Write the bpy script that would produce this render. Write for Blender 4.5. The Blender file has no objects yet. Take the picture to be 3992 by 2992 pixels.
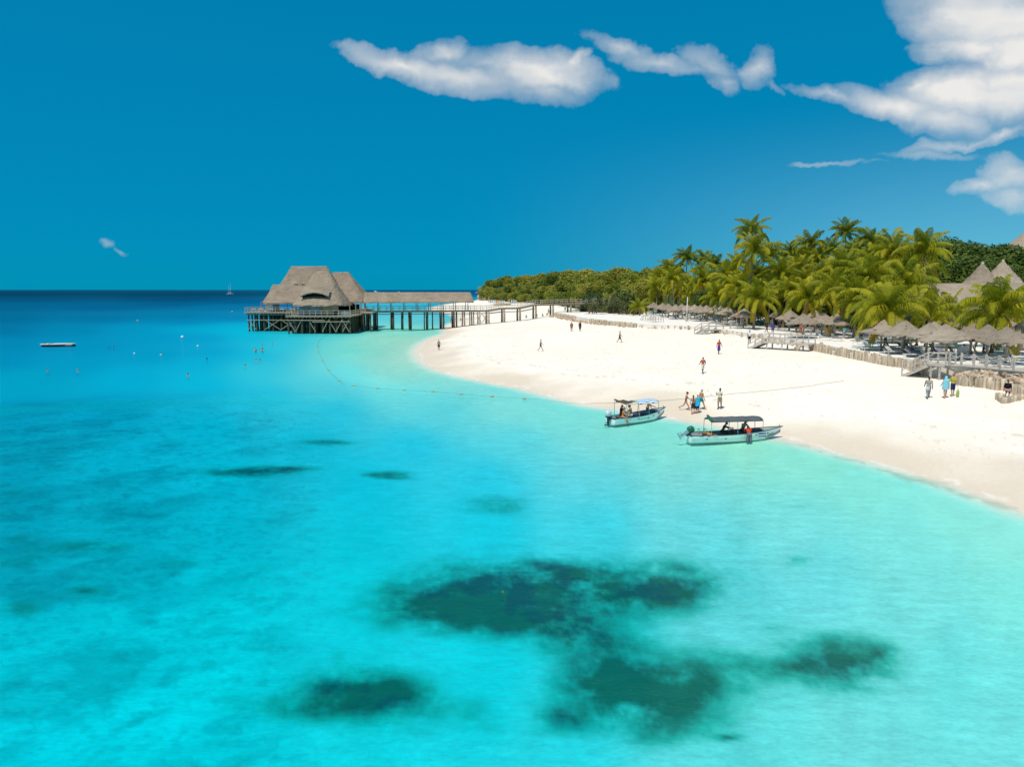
import bpy, math, random
import numpy as np
from mathutils import Vector, Matrix, Euler

random.seed(7)
RNG = np.random.default_rng(11)
scene = bpy.context.scene
COL = scene.collection
R = math.radians

# ------------------------------------------------------------------ camera
H = 10.6                       # drone height above the sea
F = 2768.0                     # focal length in photograph pixels (3992 wide)
CX, CY = 1996.0, 1496.0
PITCH = math.atan(366.0 / F)
SP, CP = math.sin(PITCH), math.cos(PITCH)
cam_data = bpy.data.cameras.new('camera')
cam_data.sensor_width = 36.0
cam_data.lens = 36.0 * F / 3992.0
cam_data.clip_start = 0.1
cam_data.clip_end = 200000.0
cam = bpy.data.objects.new('camera', cam_data)
cam.location = (0, 0, H)
cam.rotation_euler = (math.pi / 2 - PITCH, 0, 0)
COL.objects.link(cam)
scene.camera = cam

# ------------------------------------------------------------------ sun, exposure
SUN_DIR = Vector((-0.24, -0.36, 0.90)).normalized()      # towards the sun
sun_data = bpy.data.lights.new('sun', 'SUN')
sun_data.energy = 3.9
sun_data.angle = R(0.53)
sun_data.color = (1.0, 0.92, 0.80)
sun = bpy.data.objects.new('sun', sun_data)
sun.rotation_euler = (-SUN_DIR).to_track_quat('-Z', 'Y').to_euler()
sun.location = (0, 0, 60)
COL.objects.link(sun)
vs = scene.view_settings
vs.view_transform = 'Standard'
vs.look = 'None'
vs.exposure = 0.0
vs.gamma = 1.0
vs.use_curve_mapping = False
scene.cycles.max_bounces = 5
scene.cycles.diffuse_bounces = 3
scene.cycles.glossy_bounces = 2
scene.cycles.transparent_max_bounces = 12
scene.cycles.sample_clamp_indirect = 4.0

# ------------------------------------------------------------------ projection helpers (for measuring where things stand)
def ray(u, v):
    xc, yc = (u - CX) / F, (CY - v) / F
    return xc, CP + SP * yc, -SP + CP * yc

def P(u, v, z=0.0):
    """world point at height z seen at photo pixel (u, v)"""
    dx, dy, dz = ray(u, v)
    t = (z - H) / dz
    return Vector((dx * t, dy * t, z))

def at(u, v, Y):
    """world point at distance Y seen at photo pixel (u, v)"""
    dx, dy, dz = ray(u, v)
    t = Y / dy
    return Vector((dx * t, Y, H + dz * t))

def pix(x, y, z):
    zc = y * CP + (H - z) * SP
    yc = y * SP - (H - z) * CP
    return CX + F * x / zc, CY - F * yc / zc

def s2l(c):
    c = np.asarray(c, float) / 255.0
    return np.where(c <= 0.04045, c / 12.92, ((c + 0.055) / 1.055) ** 2.4)

# ------------------------------------------------------------------ node helpers
class NT:
    def __init__(self, tree):
        self.t = tree
        tree.nodes.clear()
    def n(self, kind, ins=None, **props):
        nd = self.t.nodes.new(kind)
        for k, v in props.items():
            setattr(nd, k, v)
        if ins:
            for k, v in ins.items():
                sock = nd.inputs[k]
                if isinstance(v, bpy.types.NodeSocket):
                    self.t.links.new(v, sock)
                elif v is not None:
                    if hasattr(sock, 'default_value'):
                        try:
                            sock.default_value = v
                        except Exception:
                            sock.default_value = (*v, 1.0)
        return nd
    def math(self, op, a, b=None, c=None, clamp=False):
        nd = self.t.nodes.new('ShaderNodeMath')
        nd.operation = op
        nd.use_clamp = clamp
        for i, v in enumerate((a, b, c)):
            if v is None:
                continue
            if isinstance(v, bpy.types.NodeSocket):
                self.t.links.new(v, nd.inputs[i])
            else:
                nd.inputs[i].default_value = v
        return nd.outputs[0]
    def mix(self, fac, a, b, blend='MIX'):
        nd = self.t.nodes.new('ShaderNodeMix')
        nd.data_type = 'RGBA'
        nd.blend_type = blend
        for i, v in ((0, fac), (6, a), (7, b)):
            if isinstance(v, bpy.types.NodeSocket):
                self.t.links.new(v, nd.inputs[i])
            else:
                nd.inputs[i].default_value = v if i == 0 else ((*v, 1.0) if len(v) == 3 else v)
        return nd.outputs[2]
    def ramp(self, fac, stops, interp='LINEAR'):
        nd = self.t.nodes.new('ShaderNodeValToRGB')
        nd.color_ramp.interpolation = interp
        el = nd.color_ramp.elements
        while len(el) < len(stops):
            el.new(0.5)
        for e, (p, c) in zip(el, stops):
            e.position = p
            e.color = (*c, 1.0) if len(c) == 3 else c
        self.t.links.new(fac, nd.inputs[0])
        return nd.outputs[0]
    def remap(self, v, a, b, c=0.0, d=1.0, smooth=False):
        nd = self.t.nodes.new('ShaderNodeMapRange')
        nd.interpolation_type = 'SMOOTHSTEP' if smooth else 'LINEAR'
        nd.clamp = True
        self.t.links.new(v, nd.inputs[0])
        for i, x in zip((1, 2, 3, 4), (a, b, c, d)):
            nd.inputs[i].default_value = x
        return nd.outputs[0]
    def noise(self, vec, scale, detail=4.0, rough=0.55, dist=0.0):
        nd = self.n('ShaderNodeTexNoise', {'Scale': scale, 'Detail': detail, 'Roughness': rough, 'Distortion': dist})
        if vec is not None:
            self.t.links.new(vec, nd.inputs['Vector'])
        return nd.outputs['Fac']
    def link(self, a, b):
        self.t.links.new(a, b)

# ------------------------------------------------------------------ world: clear-sky model, graded to the deep teal of the photograph, with its clouds
world = bpy.data.worlds.new('World')
scene.world = world
world.use_nodes = True
world.cycles.sampling_method = 'NONE'      # the sky is smooth: sampled by the bounces alone
W = NT(world.node_tree)
w_out = W.n('ShaderNodeOutputWorld')
w_bg = W.n('ShaderNodeBackground', {'Strength': 0.1})
W.link(w_bg.outputs[0], w_out.inputs[0])
sky = W.n('ShaderNodeTexSky', sky_type='NISHITA', sun_disc=False, sun_elevation=math.asin(SUN_DIR.z),
          sun_rotation=math.atan2(SUN_DIR.x, SUN_DIR.y), air_density=1.0, dust_density=0.0, ozone_density=2.0, altitude=0.0)
geo = W.n('ShaderNodeNewGeometry')
w_co = W.n('ShaderNodeTexCoord')
sep = W.n('ShaderNodeSeparateXYZ', {0: w_co.outputs['Generated']})
sx_, sy_, sz_ = sep.outputs
srgb = W.n('ShaderNodeSeparateColor', {0: sky.outputs[0]})
# each channel compressed, so the horizon is only a little lighter than the zenith; the side away from the sun is paler
az_pale = W.remap(W.math('DIVIDE', sx_, W.math('MAXIMUM', W.math('ABSOLUTE', sy_), 0.2)), -0.1, 0.75, 0.0, 1.0, smooth=True)
low_pale = W.remap(sz_, 0.0, 0.24, 1.0, 0.0, smooth=True)
pale = W.math('MULTIPLY', az_pale, low_pale)
s_r = W.math('ADD', 0.004, W.math('MULTIPLY', pale, 1.2))
s_g = W.math('MULTIPLY', W.math('POWER', srgb.outputs[1], 0.25), 1.68)
s_g = W.math('MULTIPLY', s_g, W.math('ADD', 1.0, W.math('MULTIPLY', pale, 0.72)))
s_b = W.math('MULTIPLY', W.math('POWER', srgb.outputs[2], 0.28), 2.9)
s_b = W.math('MULTIPLY', s_b, W.math('ADD', 1.0, W.math('MULTIPLY', pale, 0.32)))
sky_rgb = W.n('ShaderNodeCombineColor', {0: s_r, 1: s_g, 2: s_b}).outputs[0]

# clouds: where they stand, as azimuth and elevation slopes (direction / its y)
yy = W.math('MAXIMUM', sy_, 0.02)
cu = W.math('DIVIDE', sx_, yy)
cv = W.math('DIVIDE', sz_, yy)
cvec = W.n('ShaderNodeCombineXYZ', {0: cu, 1: cv, 2: 0.0}).outputs[0]
warp = W.n('ShaderNodeTexNoise', {'Vector': cvec, 'Scale': 15.0, 'Detail': 4.0, 'Roughness': 0.6})
wv = W.n('ShaderNodeVectorMath', {0: warp.outputs['Color'], 1: (0.5, 0.5, 0.5)}, operation='SUBTRACT').outputs[0]
wv = W.n('ShaderNodeVectorMath', {0: wv, 1: (0.085, 0.036, 0.0)}, operation='MULTIPLY').outputs[0]
cw = W.n('ShaderNodeVectorMath', {0: cvec, 1: wv}, operation='ADD').outputs[0]
def sky_slope(u, v):
    dx, dy, dz = ray(u, v)
    return dx / dy, dz / dy
# (u, v, half width, half height, tilt in degrees clockwise, weight) in photo pixels
CLOUDS = [
 # long cloud
 (1570, 262, 235, 52, 14, 1.0), (1800, 300, 320, 66, 10, 1.1), (2080, 290, 270, 105, 4, 1.25), (2130, 355, 190, 60, 2, 0.9),
 (1720, 200, 120, 62, -8, 0.8), (1450, 235, 110, 40, 20, 0.6), (2290, 345, 70, 50, 0, 0.55), (2240, 235, 70, 45, -30, .75), (1900, 245, 260, 50, 3, 0.8),
 # thin cloud beside it
 (2430, 180, 170, 46, 16, 0.62), (2600, 245, 210, 42, 8, 0.66), (2780, 250, 130, 58, 30, 0.62), (2950, 265, 70, 85, 10, 0.85), (2830, 320, 70, 50, 40, 0.55), (3010, 340, 60, 26, 50, 0.45),
 # bank on the right
 (3900, 60, 380, 150, 6, 1.5), (3800, 180, 230, 75, 0, 1.15), (3680, 190, 130, 40, 4, .8), (3950, 200, 160, 130, 0, 1.2),
 (3780, 360, 300, 110, 0, 1.3), (3500, 420, 280, 66, 10, 1.0), (3230, 380, 190, 34, 12, 0.7), (3950, 350, 200, 150, 0, 1.3), (3700, 460, 240, 80, 6, 0.85), (3600, 330, 120, 60, -20, .9),
 (3750, 555, 300, 26, -7, 0.62), (3920, 520, 140, 28, -12, .75), (3250, 635, 210, 15, -2, 0.42), (3600, 600, 220, 26, 0, .40),
 (3920, 680, 130, 80, 20, 0.85), (3830, 725, 150, 42, -4, .75), (3960, 770, 150, 60, 10, 0.62),
 # wisp far left
 (430, 955, 50, 26, 10, 0.30), (480, 985, 40, 24, 10, 0.26),
]
acc = None
for (u, v, hw, hh, tilt, wt) in CLOUDS:
    a, b = sky_slope(u, v)
    mp = W.n('ShaderNodeMapping', {'Vector': cw, 'Location': (a, b, 0), 'Rotation': (0, 0, R(-tilt)), 'Scale': (hw * 1.32 / F, hh * 1.22 / F, 1.0)}, vector_type='TEXTURE')
    g = W.n('ShaderNodeTexGradient', {0: mp.outputs[0]}, gradient_type='SPHERICAL').outputs[1]
    g = W.math('MULTIPLY', g, wt)
    acc = g if acc is None else W.math('SMOOTH_MAX', acc, g, 0.12)
fine_map = W.n('ShaderNodeMapping', {'Vector': cw, 'Scale': (0.55, 2.0, 1.0), 'Rotation': (0, 0, R(9))})
fbm = W.noise(fine_map.outputs[0], 11.0, 6.0, 0.56)
fbm2 = W.noise(fine_map.outputs[0], 6.0, 3.0, 0.55)
dens = W.math('ADD', acc, W.math('MULTIPLY', W.math('SUBTRACT', fbm, 0.5), 0.72))
dens = W.math('MULTIPLY', dens, W.remap(acc, 0.10, 0.24))
dens = W.math('MULTIPLY', W.remap(dens, 0.05, 0.98), W.remap(fbm2, 0.28, 0.58, 0.55, 1.0))
front = W.remap(sy_, 0.05, 0.2)
dens = W.math('MULTIPLY', dens, front)
# clouds added outside the view (above and behind the drone) for neutral fill light
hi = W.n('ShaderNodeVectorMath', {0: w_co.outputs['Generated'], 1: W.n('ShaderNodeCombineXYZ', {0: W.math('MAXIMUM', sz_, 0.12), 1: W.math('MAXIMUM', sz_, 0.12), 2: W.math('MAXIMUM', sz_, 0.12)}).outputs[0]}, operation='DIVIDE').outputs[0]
fill_n = W.noise(hi, 1.4, 3.0, 0.6)
fill_c = W.remap(fill_n, 0.50, 0.66)
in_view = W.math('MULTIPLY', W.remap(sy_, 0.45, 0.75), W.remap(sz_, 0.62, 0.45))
fill_c = W.math('MULTIPLY', W.math('MULTIPLY', fill_c, W.math('SUBTRACT', 1.0, in_view)), W.remap(sz_, 0.02, 0.15))
dens = W.math('MAXIMUM', dens, W.math('MULTIPLY', fill_c, 0.9))
c_shade = W.remap(W.math('ADD', fbm2, W.math('MULTIPLY', acc, 0.35)), 0.45, 0.95, smooth=True)
c_col = W.mix(c_shade, (6.6, 6.8, 7.0), (8.8, 8.55, 8.2))
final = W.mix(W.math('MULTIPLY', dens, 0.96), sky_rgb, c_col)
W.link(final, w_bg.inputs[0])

# ------------------------------------------------------------------ mesh helpers
class MB:
    """collects faces; build() links them as one mesh object"""
    def __init__(self):
        self.v, self.f, self.m = [], [], []
        self.mi = 0
    def add(self, verts, faces):
        o = len(self.v)
        self.v.extend([tuple(p) for p in verts])
        for f in faces:
            self.f.append(tuple(i + o for i in f))
            self.m.append(self.mi)
        return self
    def box(self, c, s, rz=0.0, rot=None):
        hx, hy, hz = s[0] / 2, s[1] / 2, s[2] / 2
        M = rot if rot is not None else Matrix.Rotation(rz, 3, 'Z')
        c = Vector(c)
        vs_ = [c + M @ Vector((x, y, z)) for z in (-hz, hz) for (x, y) in ((-hx, -hy), (hx, -hy), (hx, hy), (-hx, hy))]
        return self.add(vs_, [(0, 3, 2, 1), (4, 5, 6, 7), (0, 1, 5, 4), (1, 2, 6, 5), (2, 3, 7, 6), (3, 0, 4, 7)])
    def bar(self, p0, p1, w, h):
        """rectangular bar from p0 to p1, w wide (sideways) and h high"""
        p0, p1 = Vector(p0), Vector(p1)
        d = (p1 - p0)
        L = d.length
        d = d / L
        side = d.cross(Vector((0, 0, 1)))
        side = side.normalized() if side.length > 1e-4 else Vector((1, 0, 0))
        up = side.cross(d)
        M = Matrix((d, side, up)).transposed()
        return self.box((p0 + p1) / 2, (L, w, h), rot=M)
    def tube(self, pts, radii, n=8, cap=True, sx=1.0):
        pts = [Vector(p) for p in pts]
        if not hasattr(radii, '__len__'):
            radii = [radii] * len(pts)
        vs_, fs = [], []
        prev = None
        for i, p in enumerate(pts):
            d = (pts[min(i + 1, len(pts) - 1)] - pts[max(i - 1, 0)])
            d = d.normalized() if d.length > 1e-9 else Vector((0, 0, 1))
            if prev is None:
                a = d.cross(Vector((0, 0, 1)))
                if a.length < 1e-3:
                    a = d.cross(Vector((0, 1, 0)))
                a.normalize()
            else:
                a = prev - d * prev.dot(d)
                a.normalize()
            prev = a
            b = d.cross(a)
            for k in range(n):
                t = 2 * math.pi * k / n
                vs_.append(p + (a * math.cos(t) * sx + b * math.sin(t)) * radii[i])
        for i in range(len(pts) - 1):
            for k in range(n):
                k2 = (k + 1) % n
                fs.append((i * n + k, i * n + k2, (i + 1) * n + k2, (i + 1) * n + k))
        if cap:
            fs.append(tuple(range(n - 1, -1, -1)))
            fs.append(tuple((len(pts) - 1) * n + k for k in range(n)))
        return self.add(vs_, fs)
    def capsule(self, p0, p1, r0, r1, n=10, rings=4, flat=1.0):
        """closed tapered limb with round ends"""
        p0, p1 = Vector(p0), Vector(p1)
        d = p1 - p0
        L = d.length
        d = d.normalized() if L > 1e-9 else Vector((0, 0, 1))
        pts, rad = [], []
        for i in range(rings):
            t = math.pi / 2 * (1 - i / rings)
            pts.append(p0 - d * math.sin(t) * r0); rad.append(max(math.cos(t) * r0, r0 * 0.04))
        for i in range(rings + 1):
            t = math.pi / 2 * i / rings
            pts.append(p1 + d * math.sin(t) * r1); rad.append(max(math.cos(t) * r1, r1 * 0.04))
        return self.tube(pts, rad, n)
    def ellipsoid(self, c, s, n=12, m=8, M=None):
        c = Vector(c)
        vs_, fs = [], []
        for i in range(m + 1):
            th = math.pi * i / m
            th = min(max(th, 0.02), math.pi - 0.02)
            for k in range(n):
                ph = 2 * math.pi * k / n
                q = Vector((s[0] * math.sin(th) * math.cos(ph), s[1] * math.sin(th) * math.sin(ph), s[2] * math.cos(th)))
                vs_.append(c + (M @ q if M is not None else q))
        for i in range(m):
            for k in range(n):
                k2 = (k + 1) % n
                fs.append((i * n + k, (i + 1) * n + k, (i + 1) * n + k2, i * n + k2))
        fs.append(tuple(range(n)))
        fs.append(tuple(m * n + k for k in range(n - 1, -1, -1)))
        return self.add(vs_, fs)
    def grid(self, rows, closed=False):
        """rows of points -> quads"""
        nr, nc = len(rows), len(rows[0])
        vs_ = [p for r_ in rows for p in r_]
        fs = []
        for i in range(nr - 1):
            for j in range(nc if closed else nc - 1):
                j2 = (j + 1) % nc
                fs.append((i * nc + j, i * nc + j2, (i + 1) * nc + j2, (i + 1) * nc + j))
        return self.add(vs_, fs)
    def mesh(self, name, mats, smooth=False):
        me = bpy.data.meshes.new(name)
        me.from_pydata(self.v, [], self.f)
        if not isinstance(mats, (list, tuple)):
            mats = [mats]
        for m in mats:
            me.materials.append(m)
        if len(mats) > 1:
            me.polygons.foreach_set('material_index', self.m)
        if smooth:
            me.polygons.foreach_set('use_smooth', [True] * len(self.f))
        me.update()
        return me
    def build(self, name, mats, parent=None, smooth=False, loc=None, rot=None):
        return obj(name, self.mesh(name, mats, smooth), parent, loc, rot)

def obj(name, me, parent=None, loc=None, rot=None, scale=None):
    o = bpy.data.objects.new(name, me)
    COL.objects.link(o)
    if parent is not None:
        o.parent = parent
    if loc is not None:
        o.location = loc
    if rot is not None:
        o.rotation_euler = rot
    if scale is not None:
        o.scale = scale if hasattr(scale, '__len__') else (scale,) * 3
    return o

def tag(o, label, cat, group=None):
    o['label'] = label
    o['category'] = cat
    if group:
        o['group'] = group
    return o

def struct(o, kind='structure'):
    o['kind'] = kind
    return o

def thing(name, label, cat, loc=(0, 0, 0), rz=0.0, group=None):
    o = obj(name, None, None, loc, (0, 0, rz))
    return tag(o, label, cat, group)

def copy_tree(o, parent=None):
    c = o.copy()
    COL.objects.link(c)
    c.parent = parent
    for ch in o.children:
        copy_tree(ch, c)
    return c

# ------------------------------------------------------------------ materials
MATS = {}
def mat(name, color, rough=0.7, spec=0.3, metal=0.0, var=0.0, scale=6.0, bump=0.0, bscale=30.0, stretch=None, coords='Object', trans=0.0, emit=None, sheen=0.0):
    """plain procedural material: colour with noise variation and fine relief"""
    if name in MATS:
        return MATS[name]
    m = bpy.data.materials.new(name)
    m.use_nodes = True
    N = NT(m.node_tree)
    out = N.n('ShaderNodeOutputMaterial')
    b = N.n('ShaderNodeBsdfPrincipled', {'Roughness': rough, 'Specular IOR Level': spec, 'Metallic': metal})
    co = N.n('ShaderNodeTexCoord').outputs[coords]
    if stretch:
        co = N.n('ShaderNodeMapping', {'Vector': co, 'Scale': stretch}).outputs[0]
    if var > 0:
        oi = N.n('ShaderNodeObjectInfo').outputs['Random']
        co2 = N.n('ShaderNodeVectorMath', {0: co, 1: N.n('ShaderNodeCombineXYZ', {0: N.math('MULTIPLY', oi, 37.0), 1: 0.0, 2: 0.0}).outputs[0]}, operation='ADD').outputs[0]
        nz = N.noise(co2, scale, 5.0, 0.6)
        k = N.remap(nz, 0.3, 0.7, 1.0 - var, 1.0 + var)
        k = N.math('MULTIPLY', k, N.remap(oi, 0, 1, 1 - var * 0.4, 1 + var * 0.4))
        cc = N.mix(1.0, color, N.n('ShaderNodeCombineColor', {0: k, 1: k, 2: k}).outputs[0], 'MULTIPLY')
        N.link(cc, b.inputs['Base Color'])
    else:
        b.inputs['Base Color'].default_value = (*color, 1)
    if bump > 0:
        bn = N.n('ShaderNodeBump', {'Strength': bump, 'Distance': 0.05, 'Height': N.noise(co, bscale, 4.0, 0.6)})
        N.link(bn.outputs[0], b.inputs['Normal'])
    if trans > 0:
        tr = N.n('ShaderNodeBsdfTranslucent', {'Color': (*[min(1, c * 1.3) for c in color], 1)})
        mx = N.n('ShaderNodeMixShader', {0: trans, 1: b.outputs[0], 2: tr.outputs[0]})
        N.link(mx.outputs[0], out.inputs[0])
    else:
        N.link(b.outputs[0], out.inputs[0])
    MATS[name] = m
    return m

def leaf_mat(name, c1, c2, c3, trans=0.3):
    """foliage: colour varies from tree to tree and leaf clump to leaf clump"""
    m = bpy.data.materials.new(name)
    m.use_nodes = True
    N = NT(m.node_tree)
    out = N.n('ShaderNodeOutputMaterial')
    oi = N.n('ShaderNodeObjectInfo').outputs['Random']
    g = N.n('ShaderNodeNewGeometry')
    isl = g.outputs['Random Per Island']
    nz = N.noise(N.n('ShaderNodeTexCoord').outputs['Object'], 0.55, 3.0, 0.6)
    col = N.mix(N.remap(nz, 0.35, 0.65), c1, c2)
    col = N.mix(N.math('MULTIPLY', isl, 0.55), col, c3)
    k = N.remap(oi, 0, 1, 0.66, 1.34)
    col = N.mix(1.0, col, N.n('ShaderNodeCombineColor', {0: k, 1: N.remap(oi, 0, 1, 0.78, 1.22), 2: k}).outputs[0], 'MULTIPLY')
    b = N.n('ShaderNodeBsdfPrincipled', {'Roughness': 0.55, 'Specular IOR Level': 0.25, 'Base Color': col})
    tr = N.n('ShaderNodeBsdfTranslucent', {'Color': col})
    mx = N.n('ShaderNodeMixShader', {0: trans, 1: b.outputs[0], 2: tr.outputs[0]})
    N.link(mx.outputs[0], out.inputs[0])
    return m

def thatch_mat(name, c_dark, c_light):
    m = bpy.data.materials.new(name)
    m.use_nodes = True
    N = NT(m.node_tree)
    out = N.n('ShaderNodeOutputMaterial')
    co = N.n('ShaderNodeTexCoord').outputs['Object']
    oi = N.n('ShaderNodeObjectInfo').outputs['Random']
    st = N.n('ShaderNodeMapping', {'Vector': co, 'Scale': (9.0, 9.0, 1.6)}).outputs[0]
    fine = N.noise(st, 1.6, 6.0, 0.7, 0.4)
    band = N.n('ShaderNodeMapping', {'Vector': co, 'Scale': (0.5, 0.5, 6.0)}).outputs[0]
    rows = N.noise(band, 1.2, 3.0, 0.6, 0.8)
    big = N.noise(co, 0.45, 3.0, 0.6)
    f = N.math('ADD', N.math('MULTIPLY', fine, 0.6), N.math('ADD', N.math('MULTIPLY', rows, 0.35), N.math('MULTIPLY', big, 0.3)))
    col = N.mix(N.remap(f, 0.42, 0.82), c_dark, c_light)
    k = N.remap(oi, 0, 1, 0.85, 1.12)
    col = N.mix(1.0, col, N.n('ShaderNodeCombineColor', {0: k, 1: k, 2: k}).outputs[0], 'MULTIPLY')
    bn = N.n('ShaderNodeBump', {'Strength': 0.9, 'Distance': 0.12, 'Height': f})
    b = N.n('ShaderNodeBsdfPrincipled', {'Roughness': 0.9, 'Specular IOR Level': 0.1, 'Base Color': col, 'Normal': bn.outputs[0]})
    N.link(b.outputs[0], out.inputs[0])
    return m

# ------------------------------------------------------------------ the lie of the land
SHORE_PX = [(3992, 1985), (3700, 1880), (3400, 1795), (3200, 1742), (3000, 1695), (2800, 1658), (2620, 1628), (2450, 1600), (2300, 1580),
            (2136, 1540), (2046, 1515), (1933, 1494), (1820, 1471), (1730, 1448), (1684, 1428), (1650, 1405), (1628, 1372), (1645, 1345),
            (1690, 1318), (1742, 1300), (1735, 1286), (1750, 1268), (1795, 1246), (1765, 1229), (1700, 1213), (1668, 1202), (1725, 1189), (1800, 1179),
            (1850, 1174)]
shore = [(40, -400), (35, -40), (30, 8), (27, 24)] + [tuple(P(u, v)[:2]) for u, v in SHORE_PX]
shore += [(-36, 780), (60, 1400), (900, 4000)]
SH = np.array(shore)
LAND = np.vstack([SH, [(6000, 4000), (6000, -400)]])

def seg_dist(px, py, poly):
    best = np.full(px.shape, 1e18)
    for (x0, y0), (x1, y1) in zip(poly[:-1], poly[1:]):
        dx, dy = x1 - x0, y1 - y0
        t = np.clip(((px - x0) * dx + (py - y0) * dy) / (dx * dx + dy * dy + 1e-12), 0, 1)
        d = (px - x0 - t * dx) ** 2 + (py - y0 - t * dy) ** 2
        best = np.minimum(best, d)
    return np.sqrt(best)

def inside(px, py, poly):
    c = np.zeros(px.shape, bool)
    n = len(poly)
    for i in range(n):
        x0, y0 = poly[i]
        x1, y1 = poly[(i + 1) % n]
        cond = ((y0 > py) != (y1 > py))
        with np.errstate(divide='ignore', invalid='ignore'):
            xi = x0 + (py - y0) / (y1 - y0 + 1e-15) * (x1 - x0)
        c ^= cond & (px < xi)
    return c

def shore_sd(px, py):
    """metres inland of the waterline (negative at sea)"""
    px, py = np.asarray(px, float), np.asarray(py, float)
    d = seg_dist(px, py, SH)
    return np.where(inside(px, py, LAND), d, -d)

def ground_z_arr(px, py):
    sd = shore_sd(px, py)
    dp = np.maximum(sd, 0) ** 1.2
    # the sand spit under the jetty is low
    low = np.clip((np.asarray(py, float) - 150) / 60, 0, 1) * np.clip((25 - np.asarray(px, float)) / 30, 0, 1)
    land = (4.3 - 1.5 * low) * dp / (dp + 30.0)
    # sand heaped against the terrace wall
    gap = np.interp(py, EY, EX) - np.asarray(px, float)
    berm = (3.12 - 0.14 * np.clip(gap, 0, 40)) * np.clip((np.asarray(py, float) - 60) / 8, 0, 1) * (np.asarray(py, float) < 330)
    land = np.where(sd > 8, np.maximum(land, berm), land)
    dd = np.maximum(-sd, 0)
    sea = -(0.055 * np.minimum(dd, 6) + 0.012 * np.clip(dd - 6, 0, 30) + 0.0005 * np.clip(dd - 46, 0, 400))
    return np.where(sd > 0, land, sea), sd

def ground_z(x, y):
    return float(ground_z_arr(np.array([x]), np.array([y]))[0][0])

def on_beach(u, v):
    """beach point seen at photo pixel (u, v)"""
    z = 0.5
    for _ in range(25):
        p = P(u, v, z)
        z = 0.5 * z + 0.5 * max(ground_z(p.x, p.y), -0.3)
    p = P(u, v, z)
    return Vector((p.x, p.y, ground_z(p.x, p.y)))

# terrace edge: x of the edge for a given distance y
TERR = 4.0
EDGE = [(-60, 72), (0, 66), (30, 58), (45, 52.0), (57, 46.8), (60, 43.9), (63, 41.2), (66, 38.8), (70, 37.6), (89, 37.6), (104, 37.0), (128, 33.6), (139, 24.5), (158, 18.5), (185, 15.0), (205, 12.2), (218, 14.0), (250, 26.0), (330, 22.0), (450, 6.0), (560, -14.0), (640, -26.0), (760, -26.0)]
EY = np.array([e[0] for e in EDGE], float)
EX = np.array([e[1] for e in EDGE], float)
def edge_x(y):
    return np.interp(y, EY, EX)
def terr_z_arr(x, y):
    o = np.maximum(x - edge_x(y), 0)
    hill = 0.20 * np.maximum(o - 30, 0)
    hill = np.minimum(hill, 13) * np.clip((y - 20) / 60, 0, 1)
    und = 0.05 * np.sin(x * 0.5) * np.sin(y * 0.37 + 1.0)
    return TERR + hill + und * np.clip(o / 4.0, 0, 1)
def terr_z(x, y):
    return float(terr_z_arr(np.array([float(x)]), np.array([float(y)]))[0])

# ------------------------------------------------------------------ ground sheet (beach and sea bed) and water sheet
def fan_mesh(cols, step):
    a_in = np.linspace(R(-44), R(44), cols)
    a_out = np.linspace(R(44), R(316), 70)[1:-1]
    az = np.concatenate([a_in, a_out])
    vv = []
    g = 3000.0
    while g > 0.9:
        vv.append(g)
        g -= max(0.7, step * g)
    rr = np.array([H * F / q for q in vv])
    rr = np.concatenate([[2.0, 4.0, 6.5, 8.5], rr[rr > 9.5], [60000.0]])
    A, RR = np.meshgrid(az, rr)
    return A.shape, (np.sin(A) * RR), (np.cos(A) * RR)

def sheet(name, X, Y, Z, material):
    nr, nc = X.shape
    co = np.stack([X, Y, Z], -1).reshape(-1, 3)
    i, j = np.meshgrid(np.arange(nr - 1), np.arange(nc), indexing='ij')
    j2 = (j + 1) % nc
    fa = np.stack([i * nc + j, (i + 1) * nc + j, (i + 1) * nc + j2, i * nc + j2], -1).reshape(-1, 4)
    fa = fa[:, ::-1]
    me = bpy.data.meshes.new(name)
    me.vertices.add(len(co) + 1)
    centre = np.array([[0, 0, Z[0].mean()]])
    me.vertices.foreach_set('co', np.vstack([co, centre]).ravel())
    tri = np.stack([np.arange(nc), (np.arange(nc) + 1) % nc, np.full(nc, len(co))], -1)[:, ::-1]
    nl = fa.size + tri.size
    me.loops.add(nl)
    me.loops.foreach_set('vertex_index', np.concatenate([fa.ravel(), tri.ravel()]))
    me.polygons.add(len(fa) + len(tri))
    ls = np.concatenate([np.arange(len(fa)) * 4, fa.size + np.arange(len(tri)) * 3])
    me.polygons.foreach_set('loop_start', ls)
    me.polygons.foreach_set('use_smooth', np.ones(len(fa) + len(tri), bool))
    me.update(calc_edges=True)
    me.validate()
    me.materials.append(material)
    return me

def set_attr(me, name, vals):
    vals = np.asarray(vals, np.float32)
    if vals.ndim == 1:
        a = me.attributes.new(name, 'FLOAT', 'POINT')
        v = np.concatenate([vals, [vals[:10].mean()]]).astype(np.float32)
        a.data.foreach_set('value', v)
    else:
        a = me.attributes.new(name, 'FLOAT_COLOR', 'POINT')
        v = np.vstack([vals, vals[:10].mean(0)[None]])
        v = np.hstack([v, np.ones((len(v), 1))]).astype(np.float32)
        a.data.foreach_set('color', v.ravel())

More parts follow.
